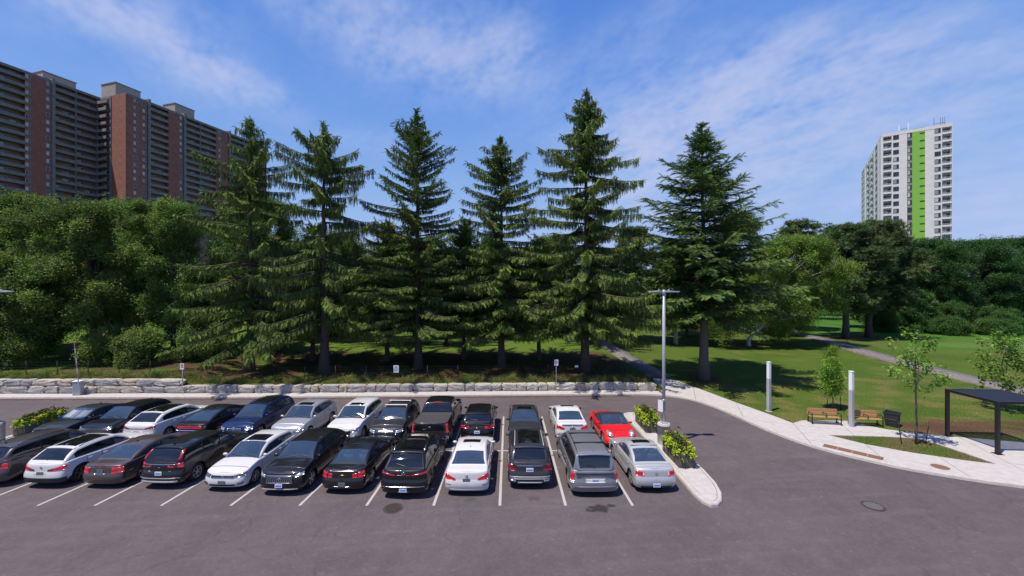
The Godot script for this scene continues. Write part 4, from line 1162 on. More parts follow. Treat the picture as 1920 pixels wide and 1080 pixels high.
func car_materials() -> void:
	paint("black", 0.006, 0.006, 0.008, 0.0)
	paint("soft_black", 0.010, 0.010, 0.012, 0.0)
	paint("charcoal", 0.040, 0.040, 0.048, 0.35)
	paint("graphite", 0.075, 0.068, 0.070, 0.4)
	paint("taupe", 0.085, 0.068, 0.066, 0.4)
	paint("white", 0.56, 0.56, 0.575, 0.0)
	paint("silver", 0.52, 0.53, 0.55, 0.45)
	paint("silver_blue", 0.40, 0.42, 0.47, 0.45)
	paint("steel", 0.22, 0.23, 0.26, 0.45)
	paint("navy", 0.012, 0.022, 0.085, 0.3)
	paint("red", 0.62, 0.012, 0.016, 0.0)
	var gl := mat("glass_clear", lin(0.055, 0.095, 0.16), 0.03, 0.0, 0.75)
	gl.transparency = BaseMaterial3D.TRANSPARENCY_ALPHA
	gl.albedo_color.a = 0.5
	var gd := mat("glass_dark", lin(0.012, 0.015, 0.02), 0.03, 0.0, 0.7)
	gd.transparency = BaseMaterial3D.TRANSPARENCY_ALPHA
	gd.albedo_color.a = 0.82
	mat("glass_roof", lin(0.006, 0.006, 0.008), 0.04, 0.0, 0.6)
	mat("trim_black", lin(0.012, 0.012, 0.013), 0.35)
	mat("cladding", lin(0.030, 0.030, 0.032), 0.65)
	mat("chrome", lin(0.72, 0.73, 0.75), 0.14, 1.0)
	mat("alloy", lin(0.50, 0.50, 0.52), 0.32, 0.85)
	mat("alloy_dark", lin(0.09, 0.09, 0.10), 0.35, 0.7)
	grained("tyre", lin(0.020, 0.020, 0.021), 0.85, cache.speck, 3.0)
	var tl := mat("tail_red", lin(0.42, 0.008, 0.012), 0.12)
	tl.clearcoat_enabled = true; tl.clearcoat = 1.0; tl.clearcoat_roughness = 0.03
	var td := mat("tail_dark", lin(0.16, 0.006, 0.01), 0.12)
	td.clearcoat_enabled = true; td.clearcoat = 1.0; td.clearcoat_roughness = 0.03
	var hl := mat("head_lamp", lin(0.42, 0.45, 0.50), 0.18, 0.6)
	hl.clearcoat_enabled = true; hl.clearcoat = 1.0; hl.clearcoat_roughness = 0.02
	var hd := mat("head_dark", lin(0.10, 0.11, 0.13), 0.15, 0.4)
	hd.clearcoat_enabled = true; hd.clearcoat = 1.0; hd.clearcoat_roughness = 0.02
	mat("lamp_clear", lin(0.70, 0.70, 0.72), 0.2, 0.3)
	mat("plate_white", lin(0.62, 0.66, 0.76), 0.45)
	mat("plate_dark", lin(0.10, 0.11, 0.13), 0.5)
	mat("plate_print", lin(0.12, 0.20, 0.48), 0.6)
	mat("seat_dark", lin(0.030, 0.030, 0.032), 0.8)
	mat("seat_grey", lin(0.19, 0.19, 0.20), 0.8)
	mat("interior", lin(0.020, 0.020, 0.022), 0.85)
	grained("soft_top", lin(0.018, 0.018, 0.022), 0.9, cache.speck, 4.0)
	grained("tonneau", lin(0.055, 0.052, 0.058), 0.7, cache.speck, 4.0)
	mat("gold", lin(0.72, 0.52, 0.20), 0.3, 0.8)
	mat("sun_shade", lin(0.62, 0.66, 0.68), 0.35, 0.4)

var P := {}   # the car being built

func c_hw(y: float) -> float:
	return P.W / 2.0 * table(W_TABLE, y / P.belt_f)

func c_top(z: float) -> float:
	var hl: float = P.L / 2.0
	var zc: float = hl - P.cowl; var zd: float = -hl + P.rb
	if z > zc:
		var t := (z - zc) / (hl - zc)
		return lerpf(P.belt_f, P.hood, pow(t, 1.6))
	if z > zd: return lerpf(P.belt_r, P.belt_f, smooth(zd, zc, z))
	return lerpf(P.deck, P.belt_r, smooth(-hl, zd, z))

func c_front(y: float) -> float:
	var r: float = y / P.hood
	return P.L / 2.0 - P.frontlean * table([[0.15, 0.7], [0.4, 0.1], [0.55, 0.0], [0.8, 0.35], [1.0, 1.0]], r)

func c_rear(y: float) -> float:
	var r: float = y / P.deck
	return -P.L / 2.0 + P.rearlean * table([[0.15, 0.8], [0.3, 0.15], [0.45, 0.0], [0.6, 0.1], [0.68, 0.55], [1.0, 1.0]], r)

const NF := 3.0
# a point of the lower body; s is the sideways share (0 middle .. 1 corner) on an end, else z is given
func c_end(front: bool, s: float, y: float, grow := 0.0) -> Vector3:
	var sa := minf(absf(s), 1.0)
	var th := acos(clampf(pow(sa, NF / 2.0), 0.0, 1.0))
	var w := c_hw(y) + grow
	var d: float = P.fd if front else P.rd
	var back := d * pow(sin(th), 2.0 / NF)
	var x := w * sa * signf(s)
	if front: return Vector3(x, y, c_front(y) + grow - d + back)
	return Vector3(x, y, c_rear(y) - grow + d - back)

func c_width_at(z: float, y: float) -> float:
	var w := c_hw(y)
	var zf: float = c_front(y) - P.fd; var zr: float = c_rear(y) + P.rd
	if z > zf: return w * pow(maxf(0.0, 1.0 - pow(minf(1.0, (z - zf) / P.fd), NF)), 1.0 / NF)
	if z < zr: return w * pow(maxf(0.0, 1.0 - pow(minf(1.0, (zr - z) / P.rd), NF)), 1.0 / NF)
	return w

# patch that hugs the front or rear: corners (s, y as share of the end's top height)
func c_patch(front: bool, q: Array, grow: float) -> ArrayMesh:
	var s := new_st(false)
	var top: float = P.hood if front else P.deck
	var n := 8; var m := 3
	var g := []
	for i in n + 1:
		var u := float(i) / n
		var row := []
		for j in m + 1:
			var v := float(j) / m
			var sv := lerpf(q[0], q[3], u)
			row.append(c_end(front, sv, lerpf(lerpf(q[1], q[4], u), lerpf(q[2], q[5], u), v) * top, grow))
		g.append(row)
	for i in n:
		for j in m: quad(s, g[i][j], g[i + 1][j], g[i + 1][j + 1], g[i][j + 1])
	var inn := Vector3(0, 0, -0.03 if front else 0.03)
	for i in n:
		quad(s, g[i][0], g[i + 1][0], g[i + 1][0] + inn, g[i][0] + inn)
		quad(s, g[i][m], g[i + 1][m], g[i + 1][m] + inn, g[i][m] + inn)
	for j in m:
		quad(s, g[0][j], g[0][j + 1], g[0][j + 1] + inn, g[0][j] + inn)
		quad(s, g[n][j], g[n][j + 1], g[n][j + 1] + inn, g[n][j] + inn)
	return done(s)

func c_roof_y(z: float) -> float:
	var hl: float = P.L / 2.0
	var zc: float = hl - P.cowl; var zA: float = zc - P.ws; var zC: float = -hl + P.rc; var zd: float = -hl + P.rb
	var h: float = P.H - 0.035
	if z >= zA:
		var t := (zc - z) / (zc - zA)
		return lerpf(c_top(zc) + 0.005, h - 0.045, t + 0.10 * sin(PI * t))
	if z <= zC:
		var t := (z - zd) / (zC - zd)
		return lerpf(c_top(zd) + 0.005, h - P.get("rooffall", 0.06), t + 0.10 * sin(PI * t))
	var t := (z - zC) / (zA - zC)
	return lerpf(h - P.get("rooffall", 0.06), h - 0.045, t) + 0.05 * sin(PI * t) * (1.0 if zA - zC > 0.8 else 0.6)

# one station of the upper cabin: ring from the left belt over the roof to the right belt
func c_ring(z: float) -> Array:
	var yb := c_top(z) - 0.004
	var yt := maxf(c_roof_y(z), yb + 0.004)
	var hs := yt - yb
	var xb := maxf(0.05, c_width_at(z, yb) - 0.05)
	var tumble: float = P.get("tumble", 0.27)
	var f1 := minf(0.03, hs * 0.12)
	var rr := minf(0.075, hs * 0.45)
	var f2 := rr + minf(0.03, hs * 0.12)
	var xt := maxf(0.04, xb - tumble * hs)
	var half := [Vector3(xb, yb, z), Vector3(xb - tumble * f1, yb + f1, z), Vector3(xb - tumble * (hs - f2), yt - f2, z), Vector3(xt + rr * 0.12, yt - rr * 0.75, z), Vector3(xt - rr * 0.28, yt - rr * 0.25, z)]
	var xe := xt - rr * 0.9
	for f in [1.0, 0.93, 0.79, 0.62, 0.46, 0.31, 0.15, 0.0]:
		half.append(Vector3(xe * f, yt + 0.035 * (1.0 - f * f) * minf(1.0, hs / 0.25), z))
	var ring := half.duplicate()
	for k in range(half.size() - 2, -1, -1): ring.append(Vector3(-half[k].x, half[k].y, half[k].z))
	return ring

func roof_patch(x0: float, x1: float, z0: float, z1: float, lift: float) -> ArrayMesh:
	var s := new_st(false)
	var n := 6
	var g := []
	for i in n + 1:
		var row := []
		for j in n + 1:
			var z := lerpf(z0, z1, float(j) / n); var x := lerpf(x0, x1, float(i) / n)
			var ring := c_ring(z)
			var xe: float = ring[5].x
			row.append(Vector3(x, ring[5].y + 0.035 * (1.0 - pow(x / xe, 2.0)) + lift, z))
		g.append(row)
	for i in n:
		for j in n: quad(s, g[i][j], g[i][j + 1], g[i + 1][j + 1], g[i + 1][j])
	for k in n:
		var d := Vector3(0, -lift - 0.01, 0)
		quad(s, g[k][0], g[k + 1][0], g[k + 1][0] + d, g[k][0] + d); quad(s, g[k][n], g[k + 1][n], g[k + 1][n] + d, g[k][n] + d)
		quad(s, g[0][k], g[0][k + 1], g[0][k + 1] + d, g[0][k] + d); quad(s, g[n][k], g[n][k + 1], g[n][k + 1] + d, g[n][k] + d)
	return done(s)

func wheel_meshes(r: float, style: int) -> Array:
	var key := "wheel%.3f_%d" % [r, style]
	if cache.has(key): return cache[key]
	var n := 22
	var ring := func(s: SurfaceTool, prof: Array) -> void:
		for i in n:
			for k in prof.size() - 1:
				var p := []
				for q in [[i, k], [i + 1, k], [i + 1, k + 1], [i, k + 1]]:
					var a: float = TAU * q[0] / n
					p.append(Vector3(prof[q[1]][0], cos(a) * prof[q[1]][1], sin(a) * prof[q[1]][1]))
				quad(s, p[0], p[3], p[2], p[1])
	var ty := new_st(false)
	ring.call(ty, [[-0.10, r * 0.66], [-0.11, r * 0.9], [-0.085, r * 0.985], [-0.03, r], [0.03, r], [0.085, r * 0.985], [0.11, r * 0.9], [0.095, r * 0.68], [0.06, r * 0.64]])
	var rim := new_st()
	ring.call(rim, [[0.02, r * 0.60], [0.092, r * 0.62], [0.098, r * 0.67], [0.092, r * 0.69]])
	var spokes := 5 if style == 0 else (10 if style == 1 else 6)
	for k in spokes:
		var a := TAU * k / spokes
		var w := r * (0.20 if spokes == 5 else 0.10)
		var b := Basis(Vector3.RIGHT, a)
		box(rim, b * Vector3(0.078, r * 0.34, 0), Vector3(0.03, r * 0.60, w), 0.008, b)
	ring.call(rim, [[0.095, r * 0.12], [0.097, r * 0.01]])
	ring.call(rim, [[0.06, r * 0.12], [0.095, r * 0.12]])
	var disc := new_st()
	ring.call(disc, [[0.03, r * 0.62], [0.03, 0.0]])
	ring.call(disc, [[-0.09, r * 0.66], [-0.09, 0.0]])
	cache[key] = [done(ty), done(rim), done(disc)]
	return cache[key]

func make_car(called: String, label: String, cat: String, at: Vector3, turn: float, o: Dictionary) -> Node3D:
	P = KINDS[o.kind].duplicate()
	P.merge(o, true)
	P.fd = P.get("fd", 0.36); P.rd = P.get("rd", 0.28)
	var body: Material = mats["paint_" + P.paint]
	var t := thing(called, label, cat, at, turn, "cars parked in the lot")
	var hl: float = P.L / 2.0
	var za: float = hl - P.fo; var zb: float = za - P.wb
	var R: float = P.r + 0.055
	var zc: float = hl - P.cowl; var zA: float = zc - P.ws; var zC: float = -hl + P.rc; var zd: float = -hl + P.rb
	# --- lower body: columns round the outline
	var pick: float = 1.0 if o.kind == "pickup" else 0.0
	var d1 := za - R - 0.06                       # leading edge of the front door
	var dm: float = P.get("pillar", (zA + zC) / 2.0 + 0.05)
	var d2: float = maxf(zb + R * 0.55, P.get("door_end", zb + R * 0.55))
	if o.kind in ["roadster"]: d2 = dm
	if pick > 0.0: d2 = zd + 0.12; dm = (d1 + d2) / 2.0
	var grooves := [d1, dm, d2] if d2 < dm - 0.1 else [d1, dm]
	var zs := [za + R, za - R, zb + R, zb - R, zc, zd]
	for k in 9:
		var a := -PI / 2 + PI * (k + 0.5) / 9.0
		zs.append(za + sin(a) * R); zs.append(zb + sin(a) * R)
	for gv in grooves: zs.append(gv - 0.008); zs.append(gv + 0.008)
	for k in 6: zs.append(lerpf(zb + R, za - R, (k + 1) / 7.0))
	var front_lim: float = hl - P.frontlean - P.fd - 0.02
	var rear_lim: float = -hl + P.rearlean + P.rd + 0.02
	zs = zs.filter(func(v): return v < front_lim and v > rear_lim)
	zs.sort()
	var zl := []
	for v in zs:
		if zl.is_empty() or v - zl[-1] > 0.006: zl.append(v)
	zl.reverse()
	var cols := []
	var ns := [0.0, 0.2, 0.4, 0.58, 0.72, 0.83, 0.91, 0.965, 0.992, 1.0]
	for v in ns: cols.append(["f", v])
	for v in zl: cols.append(["s", v])
	for k in range(ns.size() - 1, -1, -1): cols.append(["r", ns[k]])
	var rows := [[0.0, 0.012], [0.13, 0.0], [0.28, 0.0], [0.44, 0.0], [0.6, 0.0], [0.74, 0.0], [0.86, 0.0], [0.94, 0.004], [0.98, 0.018], [1.0, 0.045]]
	var grid := []
	for c in cols:
		var col := []
		var zt: float = c[1] if c[0] == "s" else 0.0
		if c[0] == "f": zt = c_end(true, c[1], P.hood).z
		if c[0] == "r": zt = c_end(false, c[1], P.deck).z
		var yt := c_top(zt)
		var yb: float = P.gc
		if c[0] == "s":
			for ax in [za, zb]:
				var dz: float = absf(c[1] - ax)
				if dz < R: yb = maxf(yb, P.r + sqrt(R * R - dz * dz))
		else: yb = P.gc + P.get("lip", 0.02)
		var groove := 0.0
		if c[0] == "s":
			for gv in grooves:
				if absf(absf(c[1] - gv) - 0.008) < 0.002: groove = 0.0
		for rw in rows:
			var y := lerpf(yb, yt, rw[0])
			var p: Vector3
			if c[0] == "s":
				p = Vector3(c_hw(y) - rw[1] - groove, y, c[1])
				# flared arches
				for ax in [za, zb]:
					var q := Vector2(c[1] - ax, y - P.r).length() / R
					if q < 1.45: p.x += 0.022 * smooth(1.45, 1.02, q)
			else: p = c_end(c[0] == "f", c[1], y, -rw[1] * (1.0 if rw[0] > 0.5 else 1.0))
			col.append(p)
		grid.append(col)
	var parts := {}
	var order := []
	for i in cols.size() - 1:
		var a: Array = cols[i]; var b: Array = cols[i + 1]
		var nm := "body"
		var zmid: float = (grid[i][0].z + grid[i + 1][0].z) / 2.0
		if a[0] == "f" and b[0] == "f": nm = "front_bumper"
		elif a[0] == "r" and b[0] == "r": nm = "rear"
		elif a[0] == "s" and b[0] == "s":
			var isg := false
			for gv in grooves:
				if absf(zmid - gv) < 0.004: isg = true
			if isg: nm = "gap"
			elif zmid < grooves[0] and zmid > grooves[1]: nm = "door0"
			elif grooves.size() > 2 and zmid < grooves[1] and zmid > grooves[2]: nm = "door1"
		for sg in [1.0, -1.0]:
			for k in rows.size() - 1:
				var pn := nm
				if nm == "gap": pn = "gap" if k > 0 else "body"
				if nm == "rear": pn = "rear_bumper" if k < 4 else "tailgate"
				if P.get("clad", false) and k == 0: pn = "cladding"
				if P.get("clad", false) and k == 1 and (nm == "rear" or nm == "front_bumper"): pn = "cladding"
				if pn.begins_with("door"): pn += "l" if sg > 0 else "r"
				if not parts.has(pn):
					parts[pn] = new_st(false); order.append(pn)
				var v := [grid[i][k], grid[i + 1][k], grid[i + 1][k + 1], grid[i][k + 1]]
				var m := Vector3(sg, 1, 1)
				var inn := Vector3(-0.022 * sg, 0, 0) if pn == "gap" else Vector3.ZERO
				if sg > 0: quad(parts[pn], v[0] * m + inn, v[3] * m + inn, v[2] * m + inn, v[1] * m + inn)
				else: quad(parts[pn], v[0] * m + inn, v[1] * m + inn, v[2] * m + inn, v[3] * m + inn)
	# --- hood and rear deck between the two top edges
	var hood := new_st(false); var deck := new_st(false)
	var lats := [1.0, 0.96, 0.85, 0.6, 0.3, 0.0, -0.3, -0.6, -0.85, -0.96, -1.0]
	var k_top := rows.size() - 1
	for i in cols.size() - 1:
		var zi: float = grid[i][k_top].z; var zj: float = grid[i + 1][k_top].z
		var is_hood := zj >= zc - 0.001; var is_deck := zi <= zd + 0.001
		if not (is_hood or is_deck): continue
		for m in lats.size() - 1:
			var v := []
			for q in [[i, lats[m]], [i + 1, lats[m]], [i + 1, lats[m + 1]], [i, lats[m + 1]]]:
				var e: Vector3 = grid[q[0]][k_top]
				var cr: float
				if is_hood: cr = P.get("crown", 0.055) * clampf((hl - e.z) / 0.35, 0.0, 1.0)
				else: cr = P.get("deck_crown", 0.035) * clampf((e.z + hl) / 0.25, 0.0, 1.0)
				var bulge: float = 1.0 - pow(absf(q[1]), 3.0)
				v.append(Vector3(e.x * q[1], e.y + cr * bulge, e.z))
			quad(hood if is_hood else deck, v[0], v[3], v[2], v[1])
	var names := {"body": "body", "front_bumper": "front_bumper", "rear_bumper": "rear_bumper", "tailgate": "tailgate", "cladding": "cladding", "gap": "door_gap"}
	for pn in order:
		var m: Material = body
		if pn == "cladding": m = mats.cladding
		if pn == "gap": m = mats.trim_black
		if pn == "rear_bumper" and P.has("bumper"): m = mats[P.bumper]
		part("door" if pn.begins_with("door") else names[pn], done(parts[pn]), m, t)
	part("hood", done(hood), body, t)
	part("tonneau_cover" if pick > 0.0 else "trunk_lid", done(deck), mats.tonneau if pick > 0.0 else body, t)
	# --- cabin
	var st_z := [zc, zd]
	for k in 9: st_z.append(lerpf(zc, zA, (k + 1) / 9.0))
	for k in 7: st_z.append(lerpf(zA, zC, (k + 1) / 7.0))
	for k in 8: st_z.append(lerpf(zC, zd, (k + 1) / 8.0))
	var wf := lerpf(zc, zA, 0.30)
	var wr: float = lerpf(zC, zd, P.get("quarter", 0.30))
	var bars: Array = P.get("pillars", [dm])
	var cuts := [wf, wr]
	for bz in bars: cuts.append(bz - 0.035); cuts.append(bz + 0.035)
	var cz: float = P.get("cpillar", wr)
	st_z.append_array(cuts); st_z.append(lerpf(zC, zd, 0.12)); st_z.append(lerpf(zC, zd, 0.9))
	st_z.sort(); st_z.reverse()
	var stz := []
	for v in st_z:
		if stz.is_empty() or stz[-1] - v > 0.004: stz.append(v)
	var rings := []
	for v in stz: rings.append(c_ring(v))
	var shell := new_st(false); var roof := new_st(false); var pillar := new_st(false)
	var wind := new_st(false); var rearw := new_st(false)
	var sides := {}
	var soft: bool = o.kind == "roadster"
	for i in stz.size() - 1:
		var zm: float = (stz[i] + stz[i + 1]) / 2.0
		for k in rings[i].size() - 1:
			var v := [rings[i][k], rings[i + 1][k], rings[i + 1][k + 1], rings[i][k + 1]]
			var n_r: int = rings[i].size()
			var kk := mini(k, n_r - 2 - k)
			var target := shell
			if kk >= 5:
				if zm > zA: target = wind if kk >= 6 or true else shell
				elif zm < lerpf(zC, zd, 0.12) and zm > lerpf(zC, zd, 0.9): target = rearw if kk >= 6 else shell
				else: target = roof
			elif kk == 1 and zm < wf and zm > wr:
				var post := false
				for bz in bars:
					if absf(zm - bz) < 0.035: post = true
				if post: target = pillar
				else:
					var seg := 0
					for bz in bars:
						if zm < bz: seg += 1
					var key := "%d%s" % [seg, "l" if k < n_r / 2 else "r"]
					if not sides.has(key): sides[key] = new_st(false)
					target = sides[key]
			quad(target, v[0], v[1], v[2], v[3])
	part("cabin_frame", done(shell), mats.soft_top if soft else (mats["paint_" + P.roofpaint] if P.has("roofpaint") else body), t)
	var roof_m: Material = mats.soft_top if soft else (mats[P.roofmat] if P.has("roofmat") else body)
	part("soft_top" if soft else "roof", done(roof), roof_m, t)
	part("pillar", done(pillar), mats.trim_black, t)
	part("windshield", done(wind), mats.glass_clear, t)
	part("rear_window", done(rearw), mats["glass_dark" if P.get("privacy", false) else "glass_clear"], t)
	for key in sides:
		part("side_window", done(sides[key]), mats["glass_dark" if P.get("privacy", false) and not key.begins_with("0") else "glass_clear"], t)
	# --- cabin fittings
	var inside := new_st()
	box(inside, Vector3(0, 0.42, (zc + zd) / 2), Vector3(P.W - 0.34, 0.2, zc - zd + 0.1), 0.05)
	box(inside, Vector3(0, c_top(zd) - 0.12, zd + 0.17 + 0.1 * pick), Vector3(P.W - 0.42, 0.06, 0.5 - 0.2 * pick), 0.02)
	part("cabin_floor", done(inside), mats.interior, t)
	var dash := new_st()
	box(dash, Vector3(0, P.belt_f - 0.10, zc - 0.30), Vector3(P.W - 0.30, 0.14, 0.55), 0.05)
	part("dashboard", done(dash), mats.interior, t)
	var sw := new_st(false)
	torus(sw, Vector3(0.36, P.belt_f + 0.0, zc - 0.68), 0.18, 0.016, Basis(Vector3.RIGHT, -0.45), 14, 4)
	part("steering_wheel", done(sw), mats.trim_black, t)
	var sm: Material = mats[P.get("seat", "seat_dark")]
	var seat := new_st(false)
	var sy: float = P.belt_f - 0.38
	box(seat, Vector3(0, sy, 0.1), Vector3(0.5, 0.16, 0.52), 0.06)
	box(seat, Vector3(0, sy + 0.30, -0.2), Vector3(0.48, 0.60, 0.15), 0.06, Basis(Vector3.RIGHT, -0.22))
	box(seat, Vector3(0, sy + 0.67, -0.29), Vector3(0.26, 0.17, 0.10), 0.04)
	var seat_mesh := done(seat)
	var f_row := zA - 0.25
	for sx in [-0.36, 0.36]: part("seat", seat_mesh, sm, t, Vector3(sx, 0, f_row))
	if not soft:
		var r_row: float = maxf(zC + 0.25, f_row - 0.95)
		for sx in [-0.36, 0.36]: part("seat", seat_mesh, sm, t, Vector3(sx, 0, r_row))
	if P.has("shade"):
		var sh := new_st()
		for sg in [-1.0, 1.0]:
			var q := []
			for e in [[0.03, 0.12], [0.03, 0.88], [0.60, 0.86], [0.66, 0.12]]:
				var zz := lerpf(zc, zA, e[1])
				q.append(Vector3(sg * e[0], c_roof_y(zz) - 0.03 - 0.03 * sin(e[0] * 9.0), zz))
			var mid0: Vector3 = q[0].lerp(q[3], 0.5) - Vector3(0, 0.04, 0); var mid1: Vector3 = q[1].lerp(q[2], 0.5) - Vector3(0, 0.04, 0)
			quad(sh, q[0], q[1], mid1, mid0); quad(sh, mid0, mid1, q[2], q[3])
		part("sun_shade", done(sh), mats.sun_shade, t)
	var under := new_st()
	box(under, Vector3(0, (P.gc + P.belt_f - 0.35) / 2 + 0.02, 0), Vector3(P.W - 0.58, P.belt_f - 0.35 - P.gc, P.L - 0.5), 0.06)
	box(under, Vector3(0, P.gc + 0.06, (za + zb) / 2), Vector3(P.W - 0.16, 0.08, P.wb - 2 * R - 0.06), 0.03)
	part("chassis", done(under), mats.interior, t)
	# --- wheels
	var wm := wheel_meshes(P.r, int(P.get("rim", 0)))
	for wz in [za, zb]:
		for sg in [1.0, -1.0]:
			var wn := Node3D.new(); wn.name = "wheel"; t.add_child(wn, true)
			wn.position = Vector3(sg * (P.W / 2 - 0.125), P.r, wz)
			if sg < 0: wn.rotation.y = PI
			part("tyre", wm[0], mats.tyre, wn)
			part("rim", wm[1], mats["alloy_dark" if P.get("dark_rim", false) else "alloy"], wn)
			part("brake_disc", wm[2], mats.interior, wn)
	# --- mirrors, handles, wiper, antenna
	var mir := new_st(false)
	var mx: float = c_width_at(wf, P.belt_f) + 0.08
	box(mir, Vector3(0, 0, 0), Vector3(0.20, 0.13, 0.11), 0.045)
	var mm := done(mir)
	for sg in [1.0, -1.0]:
		part("mirror", mm, body if not P.has("mirror") else mats[P.mirror], t, Vector3(sg * mx, P.belt_f + 0.08, wf + 0.02), Basis(Vector3.UP, -0.2 * sg))
		for k in grooves.size() - 1:
			var hz: float = grooves[k + 1] + 0.14
			var hy: float = c_top(hz) - 0.14
			part("door_handle", unit_box("handle", Vector3(0.03, 0.03, 0.19), 0.01), mats.chrome if P.get("chrome", false) else body, t, Vector3(sg * (c_hw(hy) + 0.008), hy, hz))
	var wz0 := lerpf(zc, zA, 0.05); var wz1 := lerpf(zc, zA, 0.16)
	for k in [-0.05, 0.55]:
		var wip := new_st()
		tube(wip, [Vector3(k + 0.05, c_roof_y(wz0) + 0.045, wz0), Vector3(k - 0.5, c_roof_y(wz1) + 0.035, wz1)], [0.011, 0.007], 4)
		part("wiper", done(wip), mats.trim_black, t)
	if P.get("rear_wiper", false):
		var rz0 := lerpf(zd, zC, 0.10); var rz1 := lerpf(zd, zC, 0.22)
		var wip := new_st()
		tube(wip, [Vector3(0, c_roof_y(rz0) + 0.045, rz0 - 0.01), Vector3(0.36, c_roof_y(rz1) + 0.05, rz1 - 0.01)], [0.014, 0.008], 4)
		part("rear_wiper", done(wip), mats.trim_black, t)
	if P.get("fin", true) and not soft and pick == 0.0:
		var fin := new_st()
		var fz := zC + 0.22; var fy := c_roof_y(fz) + 0.03
		var a := Vector3(0, fy, fz + 0.12); var b := Vector3(0, fy, fz - 0.06); var c := Vector3(0, fy + 0.065, fz - 0.06); var sx := Vector3(0.022, 0, 0)
		tri(fin, a, b + sx, c); tri(fin, a, c, b - sx); tri(fin, c, b + sx, b - sx)
		part("antenna", done(fin), body if not P.has("fin_black") else mats.trim_black, t)
	if P.get("spoiler", false):
		var sp := new_st(false)
		var q := []
		for e in [[0.95, 0.05], [0.95, -0.13]]:
			for m in 9:
				var f := 1.0 - m / 4.0
				var rz: float = zC + 0.03
				var ring := c_ring(rz)
				q.append(Vector3(ring[5].x * f * 1.02, ring[5].y + 0.035 * (1.0 - f * f) + 0.006 + (0.0 if e[1] > 0 else -0.005), rz + e[1]))
		for m in 8:
			quad(sp, q[m], q[m + 1], q[m + 10], q[m + 9])
			var dn := Vector3(0, -0.045, 0.02)
			quad(sp, q[m + 9], q[m + 10], q[m + 10] + dn, q[m + 9] + dn)
		part("spoiler", done(sp), mats[P.spoilermat] if P.has("spoilermat") else body, t)
	if P.has("sunroof"):
		var sr: Array = P.sunroof
		part("sunroof", roof_patch(-sr[0], sr[0], zA - sr[1], zA - sr[2], 0.008), mats.glass_roof, t)
	if P.has("roofseam"):
		for zz in P.roofseam: part("roof_trim", roof_patch(-0.52, 0.52, zA - zz - 0.02, zA - zz + 0.02, 0.014), mats.chrome if P.get("seamchrome", false) else mats.trim_black, t)
	if P.has("rails"):
		for sg in [1.0, -1.0]:
			var rp := []; var rad := []
			for k in 7:
				var zz := lerpf(zA - 0.22, zC + 0.12, k / 6.0)
				var ring := c_ring(zz)
				rp.append(Vector3(sg * (ring[5].x - 0.01), ring[5].y + (0.045 if k > 0 and k < 6 else 0.005), zz)); rad.append(0.017)
			var rs := new_st(false)
			tube(rs, rp, rad, 6)
			part("roof_rail", done(rs), mats[P.rails], t)
	if P.has("crossbars"):
		for zz in P.crossbars:
			var ring := c_ring(zA - zz)
			var cb := new_st()
			var cw: float = ring[5].x
			box(cb, Vector3(0, ring[5].y + P.get("barlift", 0.08), zA - zz), Vector3(cw * 2.06, 0.035, 0.07), 0.012)
			for sg in [1.0, -1.0]: box(cb, Vector3(sg * cw * 0.96, ring[5].y + P.get("barlift", 0.08) * 0.5, zA - zz), Vector3(0.06, P.get("barlift", 0.08), 0.08), 0.01)
			part("roof_bar", done(cb), mats[P.get("barmat", "trim_black")], t)
	# --- lamps, grilles, trim: mirrored patches [name, material, front?, corners]
	for l in P.get("lamps", []):
		for sg in [1.0, -1.0]:
			var q: Array = l[3]
			part(l[0], c_patch(l[2], [q[0] * sg, q[1], q[2], q[3] * sg, q[4], q[5]], l[4] if l.size() > 4 else 0.008), mats[l[1]], t)
	for l in P.get("trims", []):
		var q: Array = l[3]
		part(l[0], c_patch(l[2], [-q[0], q[1], q[2], q[0], q[1], q[2]], l[4] if l.size() > 4 else 0.007), mats[l[1]] if mats.has(l[1]) else body, t)
	for l in P.get("bars", []):   # grille ribs: x share, y0, y1, count, material
		for k in l[3]:
			var f: float = -1.0 + 2.0 * (k + 0.5) / l[3]
			var y0: float = l[1] * P.hood; var y1: float = l[2] * P.hood
			var pa := c_end(true, l[0] * f, y0, 0.016); var pb := c_end(true, l[0] * f, y1, 0.016)
			var bs := new_st()
			tube(bs, [pa, pb], [0.012, 0.012], 4)
			part("grille_bar", done(bs), mats[l[4]], t)
	# --- plates and emblems
	for pl in P.get("plates", []):   # front?, y, material
		var p := c_end(pl[0], 0.0, pl[1], 0.012)
		var lean := -0.10 if pl[0] else 0.10
		var pn := part("licence_plate", unit_box("plate", Vector3(0.305, 0.155, 0.012), 0.004), mats[pl[2]], t, p, Basis(Vector3.RIGHT, lean))
		if pl[2] == "plate_white": part("plate_print", unit_box("plate_print", Vector3(0.24, 0.06, 0.004)), mats.plate_print, pn, Vector3(0, -0.005, 0.008 if pl[0] else -0.008))
